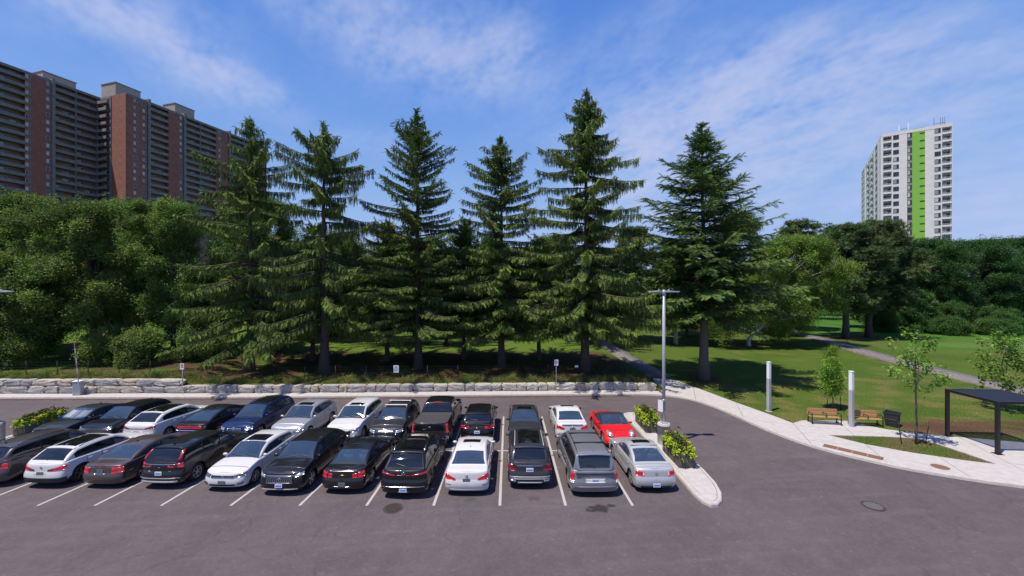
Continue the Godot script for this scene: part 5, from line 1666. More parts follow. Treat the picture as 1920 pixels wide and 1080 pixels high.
	for e in P.get("emblems", []):   # front?, y, kind
		var p := c_end(e[0], 0.0, e[1], 0.02)
		if e[1] > P.deck and not e[0]: p = Vector3(0, c_top(-hl + 0.1) + 0.02, -hl + P.rearlean + 0.02)
		var es := new_st(false)
		var em: Material = mats.chrome
		match e[2]:
			"ring":
				torus(es, Vector3.ZERO, 0.052, 0.009, Basis.IDENTITY, 16, 5)
				for q in [[-0.03, 0.035, 0.0, -0.03], [0.03, 0.035, 0.0, -0.03], [-0.045, 0.0, -0.02, -0.04], [0.045, 0.0, 0.02, -0.04]]:
					tube(es, [Vector3(q[0], q[1], 0), Vector3(q[2], q[3], 0)], [0.007, 0.007], 4)
			"bowtie":
				box(es, Vector3.ZERO, Vector3(0.17, 0.035, 0.014), 0.005)
				box(es, Vector3.ZERO, Vector3(0.07, 0.062, 0.014), 0.005)
				em = mats.gold
			"rings":
				for q in 4: torus(es, Vector3(-0.12 + 0.08 * q, 0, 0), 0.05, 0.007, Basis.IDENTITY, 14, 4)
			"oval":
				torus(es, Vector3.ZERO, 0.05, 0.009, Basis.from_scale(Vector3(1.35, 0.85, 1.0)), 16, 5)
				tube(es, [Vector3(-0.05, -0.005, 0), Vector3(0, 0.012, 0), Vector3(0.05, -0.005, 0)], [0.006, 0.006, 0.006], 4)
			"wings":
				tube(es, [Vector3(-0.06, 0.03, 0), Vector3(0, -0.02, 0), Vector3(0.06, 0.03, 0)], [0.008, 0.01, 0.008], 4)
				torus(es, Vector3.ZERO, 0.05, 0.007, Basis.from_scale(Vector3(1.2, 0.9, 1.0)), 14, 4)
			"badge":
				tube(es, [Vector3(0, 0, -0.008), Vector3(0, 0, 0.008)], [0.045, 0.045], 14)
			"letter":
				for q in [[-0.03, -0.035, -0.025, 0.035], [0.03, -0.035, 0.025, 0.035], [-0.028, 0.0, 0.028, 0.0]]:
					tube(es, [Vector3(q[0], q[1], 0), Vector3(q[2], q[3], 0)], [0.008, 0.008], 4)
		part("emblem", done(es), em, t, p)
	return t

func make_cars() -> void:
	car_materials()
	var tail_wide := [["tail_light", "tail_red", false, [0.52, 0.74, 0.86, 0.985, 0.72, 0.92]]]
	var rear := 0.0   # car seen from behind: its front points away from the camera
	# ---- nearest row; [x, z of the end that faces the camera, tail first?, kind options, ...]
	park("parked_suv", "dark grey SUV with roof rails cut by the left edge, near row", "SUV", -22.75, -17.3, true, 3.0, {"kind": "suv", "paint": "graphite", "L": 4.75, "privacy": true, "rails": "trim_black", "pillars": [0.25, -0.85], "lamps": tail_wide, "plates": [[false, 0.72, "plate_white"]], "rear_wiper": true, "spoiler": true})
	park("parked_wagon", "white crossover with black panoramic roof and dark lower bumper, near row left", "SUV", -20.15, -17.2, true, 2.6, {"kind": "suv", "paint": "white", "L": 4.46, "H": 1.56, "belt_f": 1.02, "belt_r": 1.07, "deck": 1.03, "hood": 0.88, "rc": 0.85, "rb": 0.25, "privacy": true, "clad": true, "rails": "trim_black", "sunroof": [0.50, 0.15, 1.55], "pillars": [0.12, -0.80], "rear_wiper": true, "spoiler": true, "dark_rim": true,
		"lamps": [["tail_light", "tail_red", false, [0.60, 0.74, 0.86, 0.99, 0.78, 0.95]], ["tail_light", "tail_dark", false, [0.32, 0.73, 0.80, 0.60, 0.74, 0.86]], ["reflector", "trim_black", false, [0.72, 0.43, 0.46, 0.90, 0.44, 0.47]]], "plates": [[false, 0.66, "plate_dark"]], "emblems": [[false, 0.92, "badge"]], "trims": [["plate_recess", "steel_x", false, [0.28, 0.58, 0.73], 0.004]]})
	park("parked_sedan", "taupe brown sedan with red wedge tail lights, near row", "sedan", -17.62, -17.2, true, 2.6, {"kind": "sedan", "paint": "taupe", "L": 4.85, "lamps": [["tail_light", "tail_red", false, [0.56, 0.66, 0.92, 0.985, 0.72, 0.92]]], "plates": [[false, 0.76, "plate_dark"]], "trims": [["brake_light", "tail_dark", false, [0.30, 0.955, 0.985]], ["chrome_strip", "chrome", false, [0.26, 0.66, 0.68], 0.02]], "emblems": [[false, 0.90, "letter"]], "chrome": true})
	park("parked_suv", "black SUV with tall red lamps up the rear pillars, near row", "SUV", -15.05, -17.15, true, 2.4, {"kind": "suv", "paint": "soft_black", "H": 1.68, "privacy": true, "pillars": [0.15, -0.85], "rear_wiper": true, "spoiler": true, "lamps": [["tail_light", "tail_red", false, [0.40, 0.86, 0.94, 0.99, 0.84, 1.0]], ["reflector", "chrome", false, [0.44, 0.70, 0.715, 0.56, 0.70, 0.715]]], "plates": [[false, 0.70, "plate_white"]], "emblems": [[false, 0.93, "letter"]], "trims": [["chrome_strip", "chrome", false, [0.88, 0.945, 0.965], 0.012], ["bumper_trim", "steel", false, [0.93, 0.44, 0.47], 0.012], ["bumper_trim", "lamp_grey", false, [0.85, 0.30, 0.35], 0.012]], "pillar_lamps": true, "rim": 2})
	park("parked_hatchback", "white hatchback with black panoramic roof facing the camera, near row", "hatchback", -12.2, -16.95, false, 2.0, {"kind": "hatch", "paint": "white", "sunroof": [0.48, 0.06, 0.75], "pillars": [0.05, -0.95], "rim": 2, "lamps": [["headlight", "head_dark", true, [0.52, 0.80, 0.93, 0.985, 0.86, 1.06]], ["fog_vent", "trim_black", true, [0.70, 0.42, 0.47, 0.93, 0.46, 0.52]], ["fog_vent", "trim_black", true, [0.70, 0.52, 0.55, 0.92, 0.55, 0.59]]], "trims": [["grille", "trim_black", true, [0.54, 0.80, 0.92]], ["grille_chrome", "chrome", true, [0.52, 0.80, 0.815], 0.016], ["air_intake", "trim_black", true, [0.60, 0.36, 0.47]]], "plates": [[true, 0.42, "plate_dark"]], "emblems": [[true, 0.645, "ring"]]})
	park("parked_suv", "black crossover facing the camera with chrome-barred grille, near row", "SUV", -9.6, -16.6, false, 1.2, {"kind": "suv", "paint": "soft_black", "L": 4.72, "H": 1.63, "hood": 0.92, "rc": 0.95, "rb": 0.3, "privacy": true, "pillars": [0.15, -0.85], "lamps": [["headlight", "head_lamp", true, [0.66, 0.84, 0.92, 0.985, 0.90, 1.02]]], "trims": [["grille", "trim_black", true, [0.62, 0.62, 0.90]], ["grille_chrome", "chrome", true, [0.64, 0.90, 0.92], 0.016], ["grille_chrome", "chrome", true, [0.58, 0.60, 0.625], 0.016], ["skid_plate", "lamp_grey", true, [0.80, 0.30, 0.345], 0.014]], "bars": [[0.58, 0.63, 0.89, 13, "alloy"]], "plates": [[true, 0.46, "plate_white"]], "emblems": [[true, 0.73, "oval"]], "seat": "seat_grey"})
	park("parked_sedan", "black sedan with paired square red tail lamps and gold emblem, near row", "sedan", -7.07, -16.75, true, 1.0, {"kind": "sedan", "paint": "soft_black", "seat": "seat_grey", "lamps": [["tail_light", "tail_red", false, [0.72, 0.70, 0.90, 0.985, 0.72, 0.95]], ["tail_light", "tail_red", false, [0.47, 0.70, 0.86, 0.68, 0.70, 0.88]]], "plates": [[false, 0.44, "plate_dark"]], "emblems": [[false, 0.79, "bowtie"]], "trims": [["chrome_strip", "chrome", false, [0.40, 0.345, 0.36], 0.016], ["lid_edge", "chrome", false, [0.70, 0.955, 0.965], 0.006]]})
	park("parked_suv", "large black SUV with glass roof and thin full-width tail light, near row", "SUV", -4.42, -16.35, true, 0.8, {"kind": "suv", "paint": "black", "L": 4.95, "W": 1.94, "H": 1.72, "deck": 1.13, "rc": 0.80, "rb": 0.22, "privacy": true, "pillars": [0.25, -0.95], "sunroof": [0.56, 0.30, 2.05], "roofseam": [0.25, 0.95], "rails": "chrome", "rear_wiper": true, "spoiler": true, "lamps": [["tail_light", "tail_red", false, [0.36, 0.84, 0.87, 0.99, 0.90, 0.955]]], "trims": [["light_bar", "tail_dark", false, [0.36, 0.845, 0.865]], ["bumper_chrome", "chrome", false, [0.88, 0.46, 0.475], 0.014], ["exhaust", "chrome", false, [0.22, 0.275, 0.295], 0.012]], "plates": [[false, 0.40, "plate_white"]], "emblems": [[false, 1.04, "oval"]], "dark_rim": true})
	park("parked_sedan", "white sedan with black sunroof seen from behind, right of the large black SUV, near row", "sedan", -1.88, -16.6, true, 0.3, {"kind": "sedan", "paint": "white", "L": 4.87, "sunroof": [0.40, 0.12, 0.55], "fin_black": true, "lamps": [["tail_light", "tail_red", false, [0.50, 0.66, 0.74, 0.985, 0.70, 0.93]], ["reflector", "trim_black", false, [0.70, 0.50, 0.515, 0.94, 0.50, 0.515]]], "plates": [[false, 0.66, "plate_dark"]], "emblems": [[false, 0.83, "ring"]], "trims": [["lower_trim", "steel", false, [0.90, 0.30, 0.32], 0.01]], "mirror": "paint_white"})
	park("parked_suv", "dark grey SUV with chrome tailgate strip and silver roof rails, near row", "SUV", 0.76, -17.15, true, 0.0, {"kind": "suv", "paint": "charcoal", "L": 4.80, "W": 1.90, "H": 1.69, "privacy": true, "pillars": [0.2, -0.9], "rails": "lamp_grey", "sunroof": [0.50, 0.20, 1.9], "rear_wiper": true, "spoiler": true, "clad": true, "lamps": [["tail_light", "tail_dark", false, [0.62, 0.72, 0.93, 0.99, 0.72, 0.97]], ["exhaust_trim", "chrome", false, [0.62, 0.33, 0.385, 0.86, 0.34, 0.39], 0.016]], "trims": [["chrome_strip", "chrome", false, [0.64, 0.90, 0.925], 0.014], ["bumper_shell", "steel", false, [0.90, 0.42, 0.53], 0.01], ["skid_plate", "lamp_grey", false, [0.55, 0.26, 0.31], 0.016]], "plates": [[false, 0.84, "plate_white"]]})
	park("parked_minivan", "grey minivan with black roof bars and upright red tail lamps", "minivan", 3.42, -16.5, true, -1.2, {"kind": "van", "paint": "steel", "privacy": true, "pillars": [0.75, -0.75], "crossbars": [0.55, 1.75], "barlift": 0.05, "rails": "trim_black", "rear_wiper": true, "spoiler": true, "lamps": [["tail_light", "tail_red", false, [0.86, 0.66, 0.97, 0.995, 0.66, 0.97]], ["reverse_light", "lamp_clear", false, [0.86, 0.58, 0.66, 0.99, 0.58, 0.66]]], "trims": [["plate_recess", "silver_x", false, [0.42, 0.60, 0.74], 0.006], ["bumper_step", "alloy", false, [0.84, 0.43, 0.455], 0.02]], "plates": [[false, 0.70, "plate_white"]]})
	park("parked_sedan", "silver sedan parked beside the planted island, near row", "sedan", 6.05, -16.85, true, -1.6, {"kind": "sedan", "paint": "silver", "L": 4.52, "W": 1.76, "H": 1.46, "sunroof": [0.40, 0.10, 0.52], "seat": "seat_grey", "crossbars": [0.72], "barlift": 0.05, "barmat": "paint_silver", "lamps": [["tail_light", "tail_red", false, [0.56, 0.72, 0.90, 0.96, 0.74, 0.92]], ["tail_light", "lamp_clear", false, [0.57, 0.76, 0.86, 0.64, 0.76, 0.86], 0.012]], "trims": [["lower_intake", "trim_black", false, [0.74, 0.24, 0.33], 0.006]], "plates": [[false, 0.36, "plate_white"]], "emblems": [[false, 0.83, "wings"]]})
	# ---- far row
	park("parked_sedan", "dark grey sedan with a silver sun shade behind its windshield, far row", "sedan", -25.75, -22.1, false, 2.6, {"kind": "sedan", "paint": "charcoal", "shade": true, "lamps": [["headlight", "head_lamp", true, [0.62, 0.82, 0.92, 0.985, 0.90, 1.02]]], "trims": [["grille", "trim_black", true, [0.55, 0.50, 0.86]], ["grille_chrome", "chrome", true, [0.7, 0.90, 0.92], 0.012]]})
	park("parked_suv", "black SUV facing the camera with wide chrome-framed grille, far row left", "SUV", -23.05, -22.05, false, 2.6, {"kind": "suv", "paint": "black", "L": 4.42, "H": 1.62, "privacy": true, "pillars": [0.12, -0.8], "lamps": [["headlight", "head_lamp", true, [0.62, 0.86, 0.96, 0.985, 0.90, 1.04]]], "trims": [["grille", "trim_black", true, [0.66, 0.62, 0.92]], ["grille_chrome", "chrome", true, [0.84, 0.94, 0.97], 0.014], ["grille_chrome", "chrome", true, [0.60, 0.58, 0.61], 0.014]], "bars": [[0.6, 0.66, 0.90, 9, "alloy_dark"]]})
	park("parked_suv", "white coupe-like SUV with black roof seen from behind, far row", "SUV", -20.4, -21.85, true, 2.6, {"kind": "suv", "paint": "white", "L": 4.66, "H": 1.64, "rc": 1.05, "rb": 0.32, "privacy": true, "pillars": [0.1, -0.85], "sunroof": [0.56, 0.08, 1.6], "spoiler": true, "rear_wiper": true, "lamps": [["tail_light", "tail_dark", false, [0.50, 0.83, 0.89, 0.99, 0.86, 0.99]]], "trims": [["light_bar", "tail_dark", false, [0.50, 0.84, 0.87]], ["plate_recess", "silver_x", false, [0.42, 0.60, 0.76], 0.004]], "plates": [[false, 0.74, "plate_dark"]]})
	park("parked_sedan", "black fastback sedan with full-width dark red tail light, far row", "sedan", -18.0, -22.4, true, 2.4, {"kind": "sedan", "paint": "soft_black", "L": 4.9, "rc": 1.75, "rb": 0.5, "lamps": [], "trims": [["light_bar", "tail_red", false, [0.93, 0.78, 0.90]], ["chrome_strip", "chrome", false, [0.86, 0.66, 0.70], 0.012]], "emblems": [[false, 0.94, "letter"]]})
	park("parked_suv", "navy blue SUV with twin chrome kidney grilles, far row", "SUV", -15.4, -22.3, false, 2.2, {"kind": "suv", "paint": "navy", "L": 4.7, "privacy": true, "chrome": true, "sunroof": [0.5, 0.2, 1.7], "rails": "trim_black", "pillars": [0.15, -0.85], "lamps": [["headlight", "head_lamp", true, [0.62, 0.80, 0.92, 0.985, 0.84, 0.98]], ["grille", "trim_black", true, [0.045, 0.62, 0.88, 0.40, 0.62, 0.88]], ["grille_chrome", "chrome", true, [0.02, 0.885, 0.92, 0.42, 0.885, 0.92], 0.018], ["grille_chrome", "chrome", true, [0.02, 0.58, 0.615, 0.38, 0.58, 0.615], 0.018], ["grille_chrome", "chrome", true, [0.015, 0.60, 0.90, 0.05, 0.60, 0.90], 0.018], ["grille_chrome", "chrome", true, [0.40, 0.60, 0.90, 0.425, 0.60, 0.90], 0.018]], "bars": [[0.38, 0.63, 0.87, 16, "alloy"]], "emblems": [[true, 0.86, "badge"]]})
	park("parked_suv", "silver compact SUV with dark sunroof facing the camera, far row", "SUV", -12.45, -22.05, false, 1.8, {"kind": "suv", "paint": "silver_blue", "L": 4.53, "H": 1.66, "rc": 0.95, "rb": 0.26, "sunroof": [0.42, 0.12, 0.55], "fin": true, "pillars": [0.1, -0.85], "chrome": true, "lamps": [["headlight", "head_lamp", true, [0.66, 0.80, 0.90, 0.985, 0.86, 1.02]]], "trims": [["grille", "trim_black", true, [0.58, 0.60, 0.84]], ["grille_chrome", "chrome", true, [0.60, 0.78, 0.82], 0.016], ["grille_chrome", "chrome", true, [0.56, 0.66, 0.69], 0.016]], "emblems": [[true, 0.66, "letter"]]})
	park("parked_suv", "white SUV with black mesh grille facing the camera, far row", "SUV", -9.35, -22.0, false, 1.4, {"kind": "suv", "paint": "white", "L": 4.55, "H": 1.67, "sunroof": [0.40, 0.12, 0.52], "clad": true, "privacy": true, "pillars": [0.12, -0.85], "lamps": [["headlight", "head_dark", true, [0.58, 0.78, 0.88, 0.985, 0.88, 1.04]], ["fog_light", "head_dark", true, [0.74, 0.46, 0.56, 0.90, 0.48, 0.60]]], "trims": [["grille", "trim_black", true, [0.56, 0.62, 0.90]], ["grille_chrome", "chrome", true, [0.54, 0.59, 0.62], 0.016], ["air_intake", "trim_black", true, [0.50, 0.36, 0.46]]], "emblems": [[true, 0.70, "wings"]], "plates": [[true, 0.46, "plate_white"]]})
	park("parked_suv", "dark grey SUV with silver roof bars and hexagonal grille, far row", "SUV", -6.9, -21.85, false, 0.8, {"kind": "suv", "paint": "charcoal", "L": 4.5, "H": 1.60, "privacy": true, "pillars": [0.12, -0.8], "crossbars": [0.20, 1.05], "barlift": 0.13, "barmat": "lamp_grey", "rails": "trim_black", "lamps": [["headlight", "head_lamp", true, [0.60, 0.80, 0.92, 0.985, 0.86, 1.0]], ["grille_chrome", "chrome", true, [0.50, 0.88, 0.91, 0.62, 0.70, 0.73], 0.016], ["grille_chrome", "chrome", true, [0.62, 0.70, 0.73, 0.50, 0.42, 0.45], 0.016]], "trims": [["grille", "trim_black", true, [0.56, 0.46, 0.90]], ["grille_chrome", "chrome", true, [0.52, 0.90, 0.93], 0.016], ["skid_plate", "lamp_grey", true, [0.72, 0.30, 0.335], 0.014]], "bars": [[0.54, 0.48, 0.88, 10, "alloy"]], "emblems": [[true, 0.72, "rings"]], "plates": [[true, 0.52, "plate_dark"]]})
	park("parked_pickup", "black pickup truck with soft tonneau cover over its bed, far row", "pickup", -4.4, -21.55, true, 0.5, {"kind": "pickup", "paint": "black", "privacy": true, "pillars": [0.72], "door_end": -0.6, "fin": false, "deck_crown": 0.015, "bumper": "paint_charcoal", "lamps": [["tail_light", "tail_red", false, [0.86, 0.62, 0.96, 0.985, 0.62, 0.96]]], "trims": [["bumper_chrome", "chrome", false, [0.95, 0.40, 0.50], 0.05]], "emblems": [[false, 1.16, "oval"]], "third_light": true})
	park("parked_suv", "small black SUV with chrome lower bumper strip, far row", "SUV", -1.93, -22.2, true, 0.2, {"kind": "suv", "paint": "black", "L": 4.4, "W": 1.83, "H": 1.60, "privacy": true, "pillars": [0.1, -0.8], "rear_wiper": true, "spoiler": true, "rails": "trim_black", "lamps": [["tail_light", "tail_red", false, [0.48, 0.76, 0.88, 0.985, 0.78, 0.92]]], "trims": [["bumper_chrome", "chrome", false, [0.70, 0.385, 0.415], 0.014]], "plates": [[false, 0.66, "plate_white"]], "emblems": [[false, 0.86, "badge"]]})
	park("parked_sedan", "dark grey sedan with sunroof facing the camera, alone between white lines, far row", "sedan", 0.72, -21.7, false, 0.0, {"kind": "sedan", "paint": "charcoal", "L": 4.9, "W": 1.87, "sunroof": [0.42, 0.10, 0.50], "lamps": [["headlight", "head_lamp", true, [0.62, 0.84, 0.95, 0.985, 0.90, 1.06]]], "trims": [["grille", "trim_black", true, [0.5, 0.5, 0.85]], ["grille_chrome", "chrome", true, [0.52, 0.86, 0.89], 0.014]], "emblems": [[true, 0.66, "badge"]]})
	park("parked_sedan", "white sedan with small lip spoiler seen from behind, far row", "sedan", 3.38, -22.4, true, -0.8, {"kind": "sedan", "paint": "white", "L": 4.64, "W": 1.81, "sunroof": [0.40, 0.08, 0.46], "lamps": [["tail_light", "tail_red", false, [0.50, 0.72, 0.82, 0.975, 0.74, 0.97]]], "plates": [[false, 0.74, "plate_dark"]], "emblems": [[false, 0.88, "badge"]], "trims": [["lip_spoiler", "trim_black", false, [0.66, 0.985, 1.0], 0.03]], "mirror": "trim_black"})
	park("parked_roadster", "red two-seat roadster with black soft top beside the island", "sports car", 5.9, -21.45, false, -2.0, {"kind": "roadster", "paint": "red", "crown": 0.03, "fd": 0.5, "pillars": [-0.05], "quarter": 0.0, "lamps": [["air_intake", "trim_black", true, [0.58, 0.42, 0.56, 0.88, 0.44, 0.60]]], "trims": [["air_intake", "trim_black", true, [0.34, 0.36, 0.46]]], "round_lamps": true})

func park(called: String, label: String, cat: String, x: float, z_end: float, tail: bool, lean_deg: float, o: Dictionary) -> void:
	if not mats.has("steel_x"):
		mats["steel_x"] = mat("steel_x_", lin(0.30, 0.30, 0.32), 0.5)
		mats["silver_x"] = mat("silver_x_", lin(0.42, 0.43, 0.46), 0.5)
		mats["steel"] = mat("steel_trim", lin(0.30, 0.30, 0.32), 0.4, 0.3)
	var k: Dictionary = KINDS[o.kind].duplicate()
	k.merge(o, true)
	var hl: float = k.L / 2.0
	var a := deg_to_rad(lean_deg)
	var c := Vector3(x + sin(a) * hl, 0.004, z_end - cos(a) * hl)
	var turn := -a + (PI if tail else 0.0)
	var t := make_car(called, label, cat, c, turn, o)
	if o.has("pillar_lamps"):
		for sg in [1.0, -1.0]:
			var s := new_st(false)
			var pts := []; var rad := []
			for q in 6:
				var zz := lerpf(-hl + P.rb + 0.05, -hl + P.rc - 0.04, q / 5.0)
				var ring := c_ring(zz)
				pts.append(Vector3(sg * (ring[4].x + 0.012), ring[4].y + 0.0, zz)); rad.append(0.055 - 0.004 * q)
			tube(s, pts, rad, 8)
			part("tail_light", done(s), mats.tail_red, t)
	if o.has("third_light"):
		var zz: float = -hl + P.rc - 0.02
		var ring := c_ring(zz)
		part("brake_light", unit_box("third", Vector3(0.5, 0.07, 0.05), 0.02), mats.tail_red, t, Vector3(0, ring[5].y + 0.03, zz))
	if o.has("round_lamps"):
		for sg in [1.0, -1.0]:
			var s := new_st(false)
			var zc := hl - 0.50
			ball(s, Vector3.ZERO, Vector3(0.15, 0.075, 0.30), 16, 10)
			var hn := part("headlight", done(s), mats.head_lamp, t, Vector3(sg * 0.60, c_top(zc) + 0.005, zc + 0.06), Basis(Vector3.UP, sg * -0.25) * Basis(Vector3.RIGHT, 0.32))
			var b := new_st(false)
			ball(b, Vector3(0, 0.03, 0.06), Vector3(0.085, 0.055, 0.11), 12, 8)
			part("lens", done(b), mats.diffuser, hn)

# ---------------------------------------------------------------- planted islands, lamps
func poly_off(poly: Array, d: float) -> PackedVector2Array:
	return Geometry2D.offset_polygon(PackedVector2Array(poly), d)[0]

func island(called: String, poly: Array) -> void:
	var s := new_st()
	var out := PackedVector2Array(poly)
	if Geometry2D.is_polygon_clockwise(out): out.reverse()
	var cen := Vector2.ZERO
	for p in out: cen += p / out.size()
	var sh := func(p: Vector2, d: float) -> Vector2: return p
	# kerb: battered face, rounded shoulder
	var rings := []
	for e in [[0.0, -0.05], [0.015, 0.09], [0.05, 0.135], [0.19, 0.145]]:
		var ring := []
		for i in out.size():
			var t := (out[(i + 1) % out.size()] - out[i - 1]).normalized()
			var q: Vector2 = out[i] + Vector2(-t.y, t.x) * e[0]
			ring.append(Vector3(q.x, e[1], q.y))
		rings.append(ring)
	for k in 3:
		for i in out.size():
			var j := (i + 1) % out.size()
			quad(s, rings[k][i], rings[k][j], rings[k + 1][j], rings[k + 1][i])
	var node := structure(called, done(s), mats.kerb)
	var inner := PackedVector2Array()
	for i in out.size():
		var t := (out[(i + 1) % out.size()] - out[i - 1]).normalized()
		inner.append(out[i] + Vector2(-t.y, t.x) * 0.205)
	var si := new_st()
	slab_poly(si, inner, 0.143, 0.0)
	part("slab", done(si), mats.concrete, node)

func lamp_post(label: String, at: Vector3) -> void:
	var t := thing("lamp_post", label, "street lamp", at, 0.0, "twin-headed lamp posts on the islands")
	var s := new_st(false)
	var pts := [[0.33, 0.0], [0.33, 0.98], [0.345, 0.985], [0.345, 1.03], [0.33, 1.035], [0.33, 1.09], [0.30, 1.12], [0.0, 1.125]]
	var n := 24
	for i in n:
		for k in pts.size() - 1:
			var q := []
			for e in [[i, k], [i + 1, k], [i + 1, k + 1], [i, k + 1]]:
				var a: float = TAU * e[0] / n
				q.append(Vector3(cos(a) * pts[e[1]][0], pts[e[1]][1], sin(a) * pts[e[1]][0]))
			quad(s, q[0], q[1], q[2], q[3])
	part("concrete_base", done(s), mats.kerb, t)
	var b := new_st()
	box(b, Vector3(0, 1.145, 0), Vector3(0.34, 0.04, 0.34), 0.01)
	for sx in [-0.12, 0.12]:
		for sz in [-0.12, 0.12]: box(b, Vector3(sx, 1.19, sz), Vector3(0.035, 0.07, 0.035), 0.008)
	part("base_plate", done(b), mats.galvanised, t)
	var p := new_st(false)
	tube(p, [Vector3(0, 1.15, 0), Vector3(0, 8.22, 0)], [0.092, 0.075], 14)
	part("pole", done(p), mats.lamp_grey, t)
	var c := new_st(false)
	tube(c, [Vector3(0, 8.10, 0), Vector3(0, 8.30, 0), Vector3(0, 8.36, 0)], [0.105, 0.105, 0.05], 14)
	part("pole_cap", done(c), mats.lamp_grey, t)
	for sg in [-1.0, 1.0]:
		var h := new_st()
		var q := []
		for e in [[0.07, 0.06, 0.055], [0.30, 0.17, 0.06], [0.80, 0.17, 0.022], [0.84, 0.13, 0.016]]:
			q.append([Vector3(sg * e[0], 8.26 + e[2], e[1]), Vector3(sg * e[0], 8.26 + e[2], -e[1]), Vector3(sg * e[0], 8.235, -e[1]), Vector3(sg * e[0], 8.235, e[1])])
		for k in q.size() - 1:
			for m in 4: quad(h, q[k][m], q[k][(m + 1) % 4], q[k + 1][(m + 1) % 4], q[k + 1][m])
		quad(h, q[-1][0], q[-1][1], q[-1][2], q[-1][3])
		var hn := part("lamp_head", done(h), mats.lamp_grey, t)
		part("sensor", unit_box("sensor", Vector3(0.07, 0.07, 0.07), 0.02), mats.lamp_grey, hn, Vector3(sg * 0.27, 8.35, 0))
		part("lens", unit_box("lamp_lens", Vector3(0.40, 0.012, 0.24), 0.004), mats.diffuser, hn, Vector3(sg * 0.55, 8.229, 0))
	var sgn := part("sign_plate", unit_box("lamp_sign", Vector3(0.30, 0.62, 0.012), 0.005), mats.white_paint, t, Vector3(-0.20, 2.05, 0.05), Basis(Vector3.UP, -0.9))
	var br := new_st()
	for y in [1.72, 2.38]: torus(br, Vector3(0, y, 0), 0.095, 0.012, Basis(Vector3.RIGHT, PI / 2), 14, 4)
	part("bracket", done(br), mats.galvanised, t)

func planter(label: String, at: Vector3, turn: float, seed_: int) -> void:
	var r := RandomNumberGenerator.new(); r.seed = seed_
	var t := thing("planter_box", label, "planter", at, turn, "wooden planters with lime and red foliage")
	var lx := 0.74; var lz := 2.05; var h := 0.70
	var bw := 0.142
	for side in [[Vector3(0, 0, lz / 2), 0.0, lx], [Vector3(0, 0, -lz / 2), 0.0, lx], [Vector3(lx / 2, 0, 0), PI / 2, lz], [Vector3(-lx / 2, 0, 0), PI / 2, lz]]:
		var n := int(side[2] / 0.147)
		var w: float = side[2] / n
		var bs := Basis(Vector3.UP, side[1])
		for k in n:
			part("board", unit_box("board%.3f" % w, Vector3(w - 0.010, h, 0.032), 0.006), mats["grey_wood%d" % (r.randi() % 4)], t, side[0] + Vector3(0, h / 2 + 0.01, 0) + bs * Vector3(-side[2] / 2 + (k + 0.5) * w, 0, 0), bs)
	var lin_ := new_st()
	box(lin_, Vector3(0, 0.32, 0), Vector3(lx - 0.04, 0.60, lz - 0.04))
	part("soil", done(lin_), mat("soil", lin(0.045, 0.03, 0.022), 0.95), t)
	var leaf := leaf_mesh("leaf_p", 9, 0.36)
	var xf := []; var ti := []
	# lime vines spill over the rim; dark coleus and green stand in the middle; pink blooms on top
	for k in 330:
		var a := r.randf() * TAU
		var e := Vector3(cos(a), 0, sin(a))
		var m := maxf(absf(e.x) / (lx / 2), absf(e.z) / (lz / 2))
		var p := e / m * r.randf_range(0.72, 1.16) + Vector3(0, h + 0.06 + r.randf_range(-0.05, 0.16), 0)
		if Vector2(p.x / (lx / 2), p.z / (lz / 2)).length() > 1.12 and r.randf() < 0.85: p.y -= r.randf_range(0.05, 0.36)
		xf.append(Transform3D(Basis.from_euler(Vector3(r.randf_range(-0.5, 0.5), r.randf() * TAU, r.randf_range(-0.5, 0.5))).scaled_local(Vector3.ONE * r.randf_range(0.20, 0.36)), p))
		var v := r.randf_range(0.75, 1.2)
		ti.append(Color(0.36 * v, 0.46 * v, 0.025))
	stuff("lime_foliage", leaf, mats.leaves, xf, ti, t)
	xf = []; ti = []
	for k in 120:
		var p := Vector3(r.randfn() * lx * 0.22, h + 0.14 + absf(r.randfn()) * 0.12, clampf(r.randfn() * lz * 0.26, -lz * 0.48, lz * 0.48))
		xf.append(Transform3D(Basis.from_euler(Vector3(r.randf_range(-0.5, 0.5), r.randf() * TAU, r.randf_range(-0.5, 0.5))).scaled_local(Vector3.ONE * r.randf_range(0.22, 0.40)), p))
		var v := r.randf_range(0.7, 1.25)
		ti.append(Color(0.10 * v, 0.018 * v, 0.022 * v) if k % 4 == 0 else Color(0.065 * v, 0.12 * v, 0.02 * v))
	stuff("coleus_foliage", leaf, mats.leaves, xf, ti, t)
	xf = []; ti = []
	for k in 20:
		var p := Vector3(r.randfn() * lx * 0.24, h + 0.26 + r.randf_range(-0.06, 0.12), clampf(r.randfn() * lz * 0.28, -lz * 0.46, lz * 0.46))
		xf.append(Transform3D(Basis.from_euler(Vector3(r.randf(), r.randf() * TAU, r.randf())).scaled_local(Vector3.ONE * r.randf_range(0.10, 0.18)), p))
		ti.append(Color(0.62, 0.13, 0.14) if r.randf() < 0.5 else Color(0.62, 0.27, 0.20))
	stuff("blossom", leaf, mats.petals, xf, ti, t)

